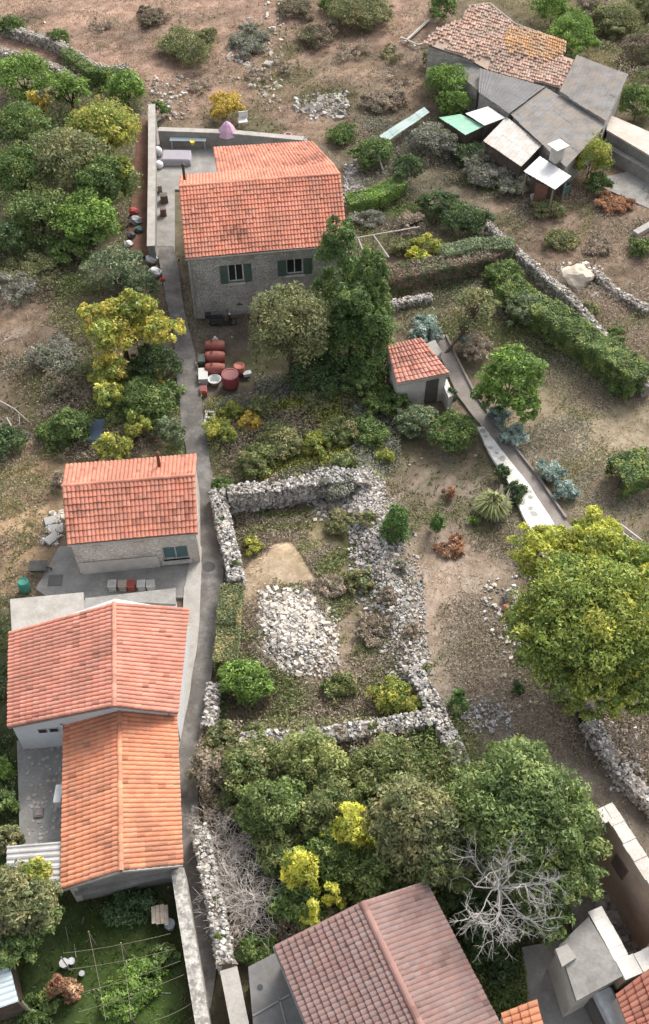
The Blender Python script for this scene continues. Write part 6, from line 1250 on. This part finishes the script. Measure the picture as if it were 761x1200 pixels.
BLOCK = [world_poly(p) for p in ([(184, 288), (204, 288), (236, 465), (262, 660), (252, 770), (231, 890), (247, 1010), (276, 1215), (242, 1215), (203, 950), (224, 690), (231, 640), (216, 520)], [(42, 640), (232, 640), (222, 715), (42, 715)], [(182, 150), (360, 162), (372, 215), (205, 300), (176, 300)], [(505, 392), (522, 392), (560, 470), (662, 603), (620, 603), (535, 470)], [(20, 868), (84, 858), (84, 1000), (24, 1008)], [(160, 140), (176, 140), (178, 300), (150, 300)], [(612, 1110), (664, 1100), (700, 1215), (622, 1215)], [(308, 668), (320, 638), (342, 636), (362, 668), (375, 684), (335, 688)], [(310, 770), (310, 715), (335, 695), (365, 698), (392, 745), (370, 783), (335, 790)], [(228, 400), (300, 400), (300, 465), (238, 475)], [(246, 970), (285, 965), (318, 1010), (332, 1050), (318, 1090), (280, 1105), (262, 1080)])]
def free(X, Y):
    ok = np.ones(len(X), bool)
    for b in BLOCK: ok &= inside_soft(b, X, Y, .02) < .5
    return ok
scrub('mixed undergrowth beneath the dense tree group', [(-30, 80), (160, 90), (165, 345), (-30, 345)], 34000, ('olive', 'green', 'dry', 'grove'), .9, -.4, .08)
scrub('dry brown scrub over the bare field', [(-30, 290), (110, 290), (115, 520), (-30, 525)], 22000, ('dry', 'grey', 'brown', 'olive'), .35, -.1)
scrub('sparse dry scrub on the stony red hillside', [(-30, -40), (520, -40), (500, 120), (350, 145), (190, 140), (60, 40), (-30, 20)], 36000, ('dry', 'brown', 'grey', 'dry', 'olive'), .25, -.1, .06, 2.)
scrub('rough scrub on the slope behind the farm sheds', [(590, -40), (800, -40), (800, 150), (735, 130), (700, 60), (640, 30)], 20000, ('olive', 'dry', 'green', 'brown'), .9, -.3, .08)
scrub('weedy scrub in the dirt field below the farm sheds', [(560, 190), (690, 215), (800, 240), (800, 430), (740, 420), (600, 285)], 26000, ('dry', 'olive', 'brown', 'grey', 'green'), .35, -.05)
scrub('tangled weeds in the garden behind the stone house', [(405, 140), (520, 140), (620, 250), (600, 310), (420, 320)], 34000, ('olive', 'dry', 'grey', 'brown', 'green'), .5, -.3)
scrub('tangled weeds of the garden before the stone house', [(244, 465), (330, 440), (460, 455), (470, 530), (440, 560), (258, 568)], 42000, ('bramble', 'olive', 'dry', 'yelgr', 'grey'), .6, -.6)
scrub('dry weeds around the sandy mound and stone heap', [(280, 590), (420, 590), (450, 690), (495, 840), (285, 868)], 34000, ('dry', 'dry', 'olive', 'dry', 'bramble', 'brown'), .35, -.2)
scrub('short dry growth on the bare strip beside the rubble ridge', [(450, 540), (600, 545), (640, 700), (720, 900), (620, 900), (520, 850), (490, 740)], 24000, ('dry', 'grey', 'dry', 'brown', 'olive'), .14, -.1, .05)
scrub('dense bramble floor of the overgrown plot', [(215, 862), (530, 850), (620, 1060), (450, 1080), (300, 1118), (255, 1050), (220, 940)], 52000, ('bramble', 'grove', 'olive', 'dry'), 1.0, -.7, .08)
scrub('weeds in the tan field beside the small house', [(-30, 525), (75, 525), (60, 690), (-30, 730)], 9000, ('dry', 'olive', 'dry'), .25, .1)
scrub('green weeds above the small house', [(55, 440), (228, 430), (235, 530), (70, 540)], 30000, ('green', 'grove', 'olive', 'dry'), .8, -.6)
scrub('patchy worn grass of the shaded lawn', [(560, 400), (620, 370), (760, 460), (800, 560), (800, 610), (660, 600), (600, 520)], 24000, ('dry', 'olive', 'grey', 'dry'), .10, -.1, .05)
scrub('shady weeds along the hedges behind the shed', [(455, 330), (600, 300), (640, 400), (590, 440), (530, 420), (480, 390)], 20000, ('green', 'olive', 'dry', 'dark'), .35, -.3)
scrub('dark weeds around the ruin and concrete path', [(520, 1060), (660, 1080), (640, 1120), (620, 1215), (590, 1215)], 14000, ('dark', 'green', 'bramble'), .5, -.5)
scrub('rough weeds beneath the large yellow green tree', [(600, 650), (800, 620), (800, 980), (700, 880), (640, 780)], 24000, ('dry', 'grey', 'olive', 'brown'), .3, -.2)
scrub('weeds along the outer wall of the long house', [(-30, 700), (14, 700), (20, 1000), (-30, 1000)], 12000, ('green', 'olive', 'dark'), .6, -.5)
scrub('weeds along the outer edge of the alley', [(252, 560), (266, 600), (268, 680), (262, 770), (246, 850), (240, 900), (250, 900), (258, 850), (274, 770), (285, 690), (285, 600)], 5000, ('olive', 'dry', 'green'), .3, -.6, .06, .3)
scrub('weeds between the alley and the front garden', [(206, 320), (222, 375), (240, 465), (248, 530), (258, 560), (266, 560), (256, 500), (240, 400), (224, 340)], 4000, ('dry', 'olive', 'grey'), .2, -.4, .05, .3)
scrub('dry weeds growing through the rubble ridge', [(405, 610), (445, 580), (470, 640), (495, 700), (510, 800), (480, 800), (450, 720), (420, 660)], 5000, ('dry', 'grey', 'olive', 'dry'), .25, .15, .06)
# --- grass, weeds and litter
def grass(name, label, n, hgt, keep, tint, wid=.035, spread=.16, blades=4, seedy=1.):
    q = np.column_stack((RNG.uniform(-44, 44, n), RNG.uniform(8, 108, n)))
    q = q[np.abs(q[:, 0]) < 15+q[:, 1]*.42]
    q = q[keep(q[:, 0], q[:, 1])]; n = len(q); c = gcol(q[:, 0], q[:, 1])*np.array(tint)*RNG.uniform(.7, 1.35, (n, 1))
    z = ghgt(q[:, 0], q[:, 1]); k = n*blades; Q = np.repeat(np.column_stack((q, z)), blades, 0); C_ = np.repeat(c, blades, 0)*RNG.uniform(.8, 1.25, (k, 1))
    a = RNG.uniform(0, 6.28, k); o = spread*RNG.uniform(.3, 1.4, k); h_ = hgt*RNG.uniform(.4, 1.3, k); b = Q+np.column_stack((RNG.normal(0, spread*.5, (k, 2)), np.full(k, -.02)))
    s = np.stack((-np.sin(a), np.cos(a), np.zeros(k)), 1)*wid; tip = b+np.stack((np.cos(a)*o, np.sin(a)*o, h_), 1)
    V = np.stack((b-s, b+s, tip), 1).reshape(-1, 3)
    o = link(name, np_mesh(name, V, np.arange(3*k).reshape(-1, 3), np.clip(C_, .01, .8)), M['dry']); tag(o, label, 'grass', kind='stuff')
grass('dry_grass', 'dry straw and grass tufts over the bare fields', 120000, .15, lambda X, Y: free(X, Y) & (wob(X, Y, 4, 28, .7)+RNG.normal(0, .5, len(X)) > -.2), (1.3, 1.22, 1.05), wid=.025, blades=3)
grass('weed_growth', 'low green weeds growing in patches over the fields', 26000, .2, lambda X, Y: free(X, Y) & (wob(X, Y, 4, 28, 4.)*1.2+RNG.normal(0, .25, len(X)) > .35), (.65, .95, .45), wid=.05)
YD = lambda X, Y: inside_soft(YARD, X, Y, .1) > .5
grass('lawn_grass', 'green grass of the trellis yard', 60000, .22, lambda X, Y: YD(X, Y) & free(X, Y), (1.1, 1.15, 1.0), wid=.03)
def litter(n):
    q = np.column_stack((RNG.uniform(-40, 40, n), RNG.uniform(10, 105, n))); q = q[free(q[:, 0], q[:, 1])]; n = len(q); a = RNG.uniform(0, 6.28, n); L = RNG.uniform(.15, .7, n); z = ghgt(q[:, 0], q[:, 1])+.03
    A_ = np.column_stack((q, z)); B_ = A_+np.stack((np.cos(a)*L, np.sin(a)*L, RNG.uniform(0, .12, n)), 1)
    V, Fq = tubes_np(list(zip(A_, B_, np.full(n, .018), np.full(n, .008))), 3); tag(link('twig_litter', np_mesh('twig_litter', V, Fq), M['deadwood']), 'fallen twigs strewn over the dry ground', 'twigs', kind='stuff')
litter(3500)
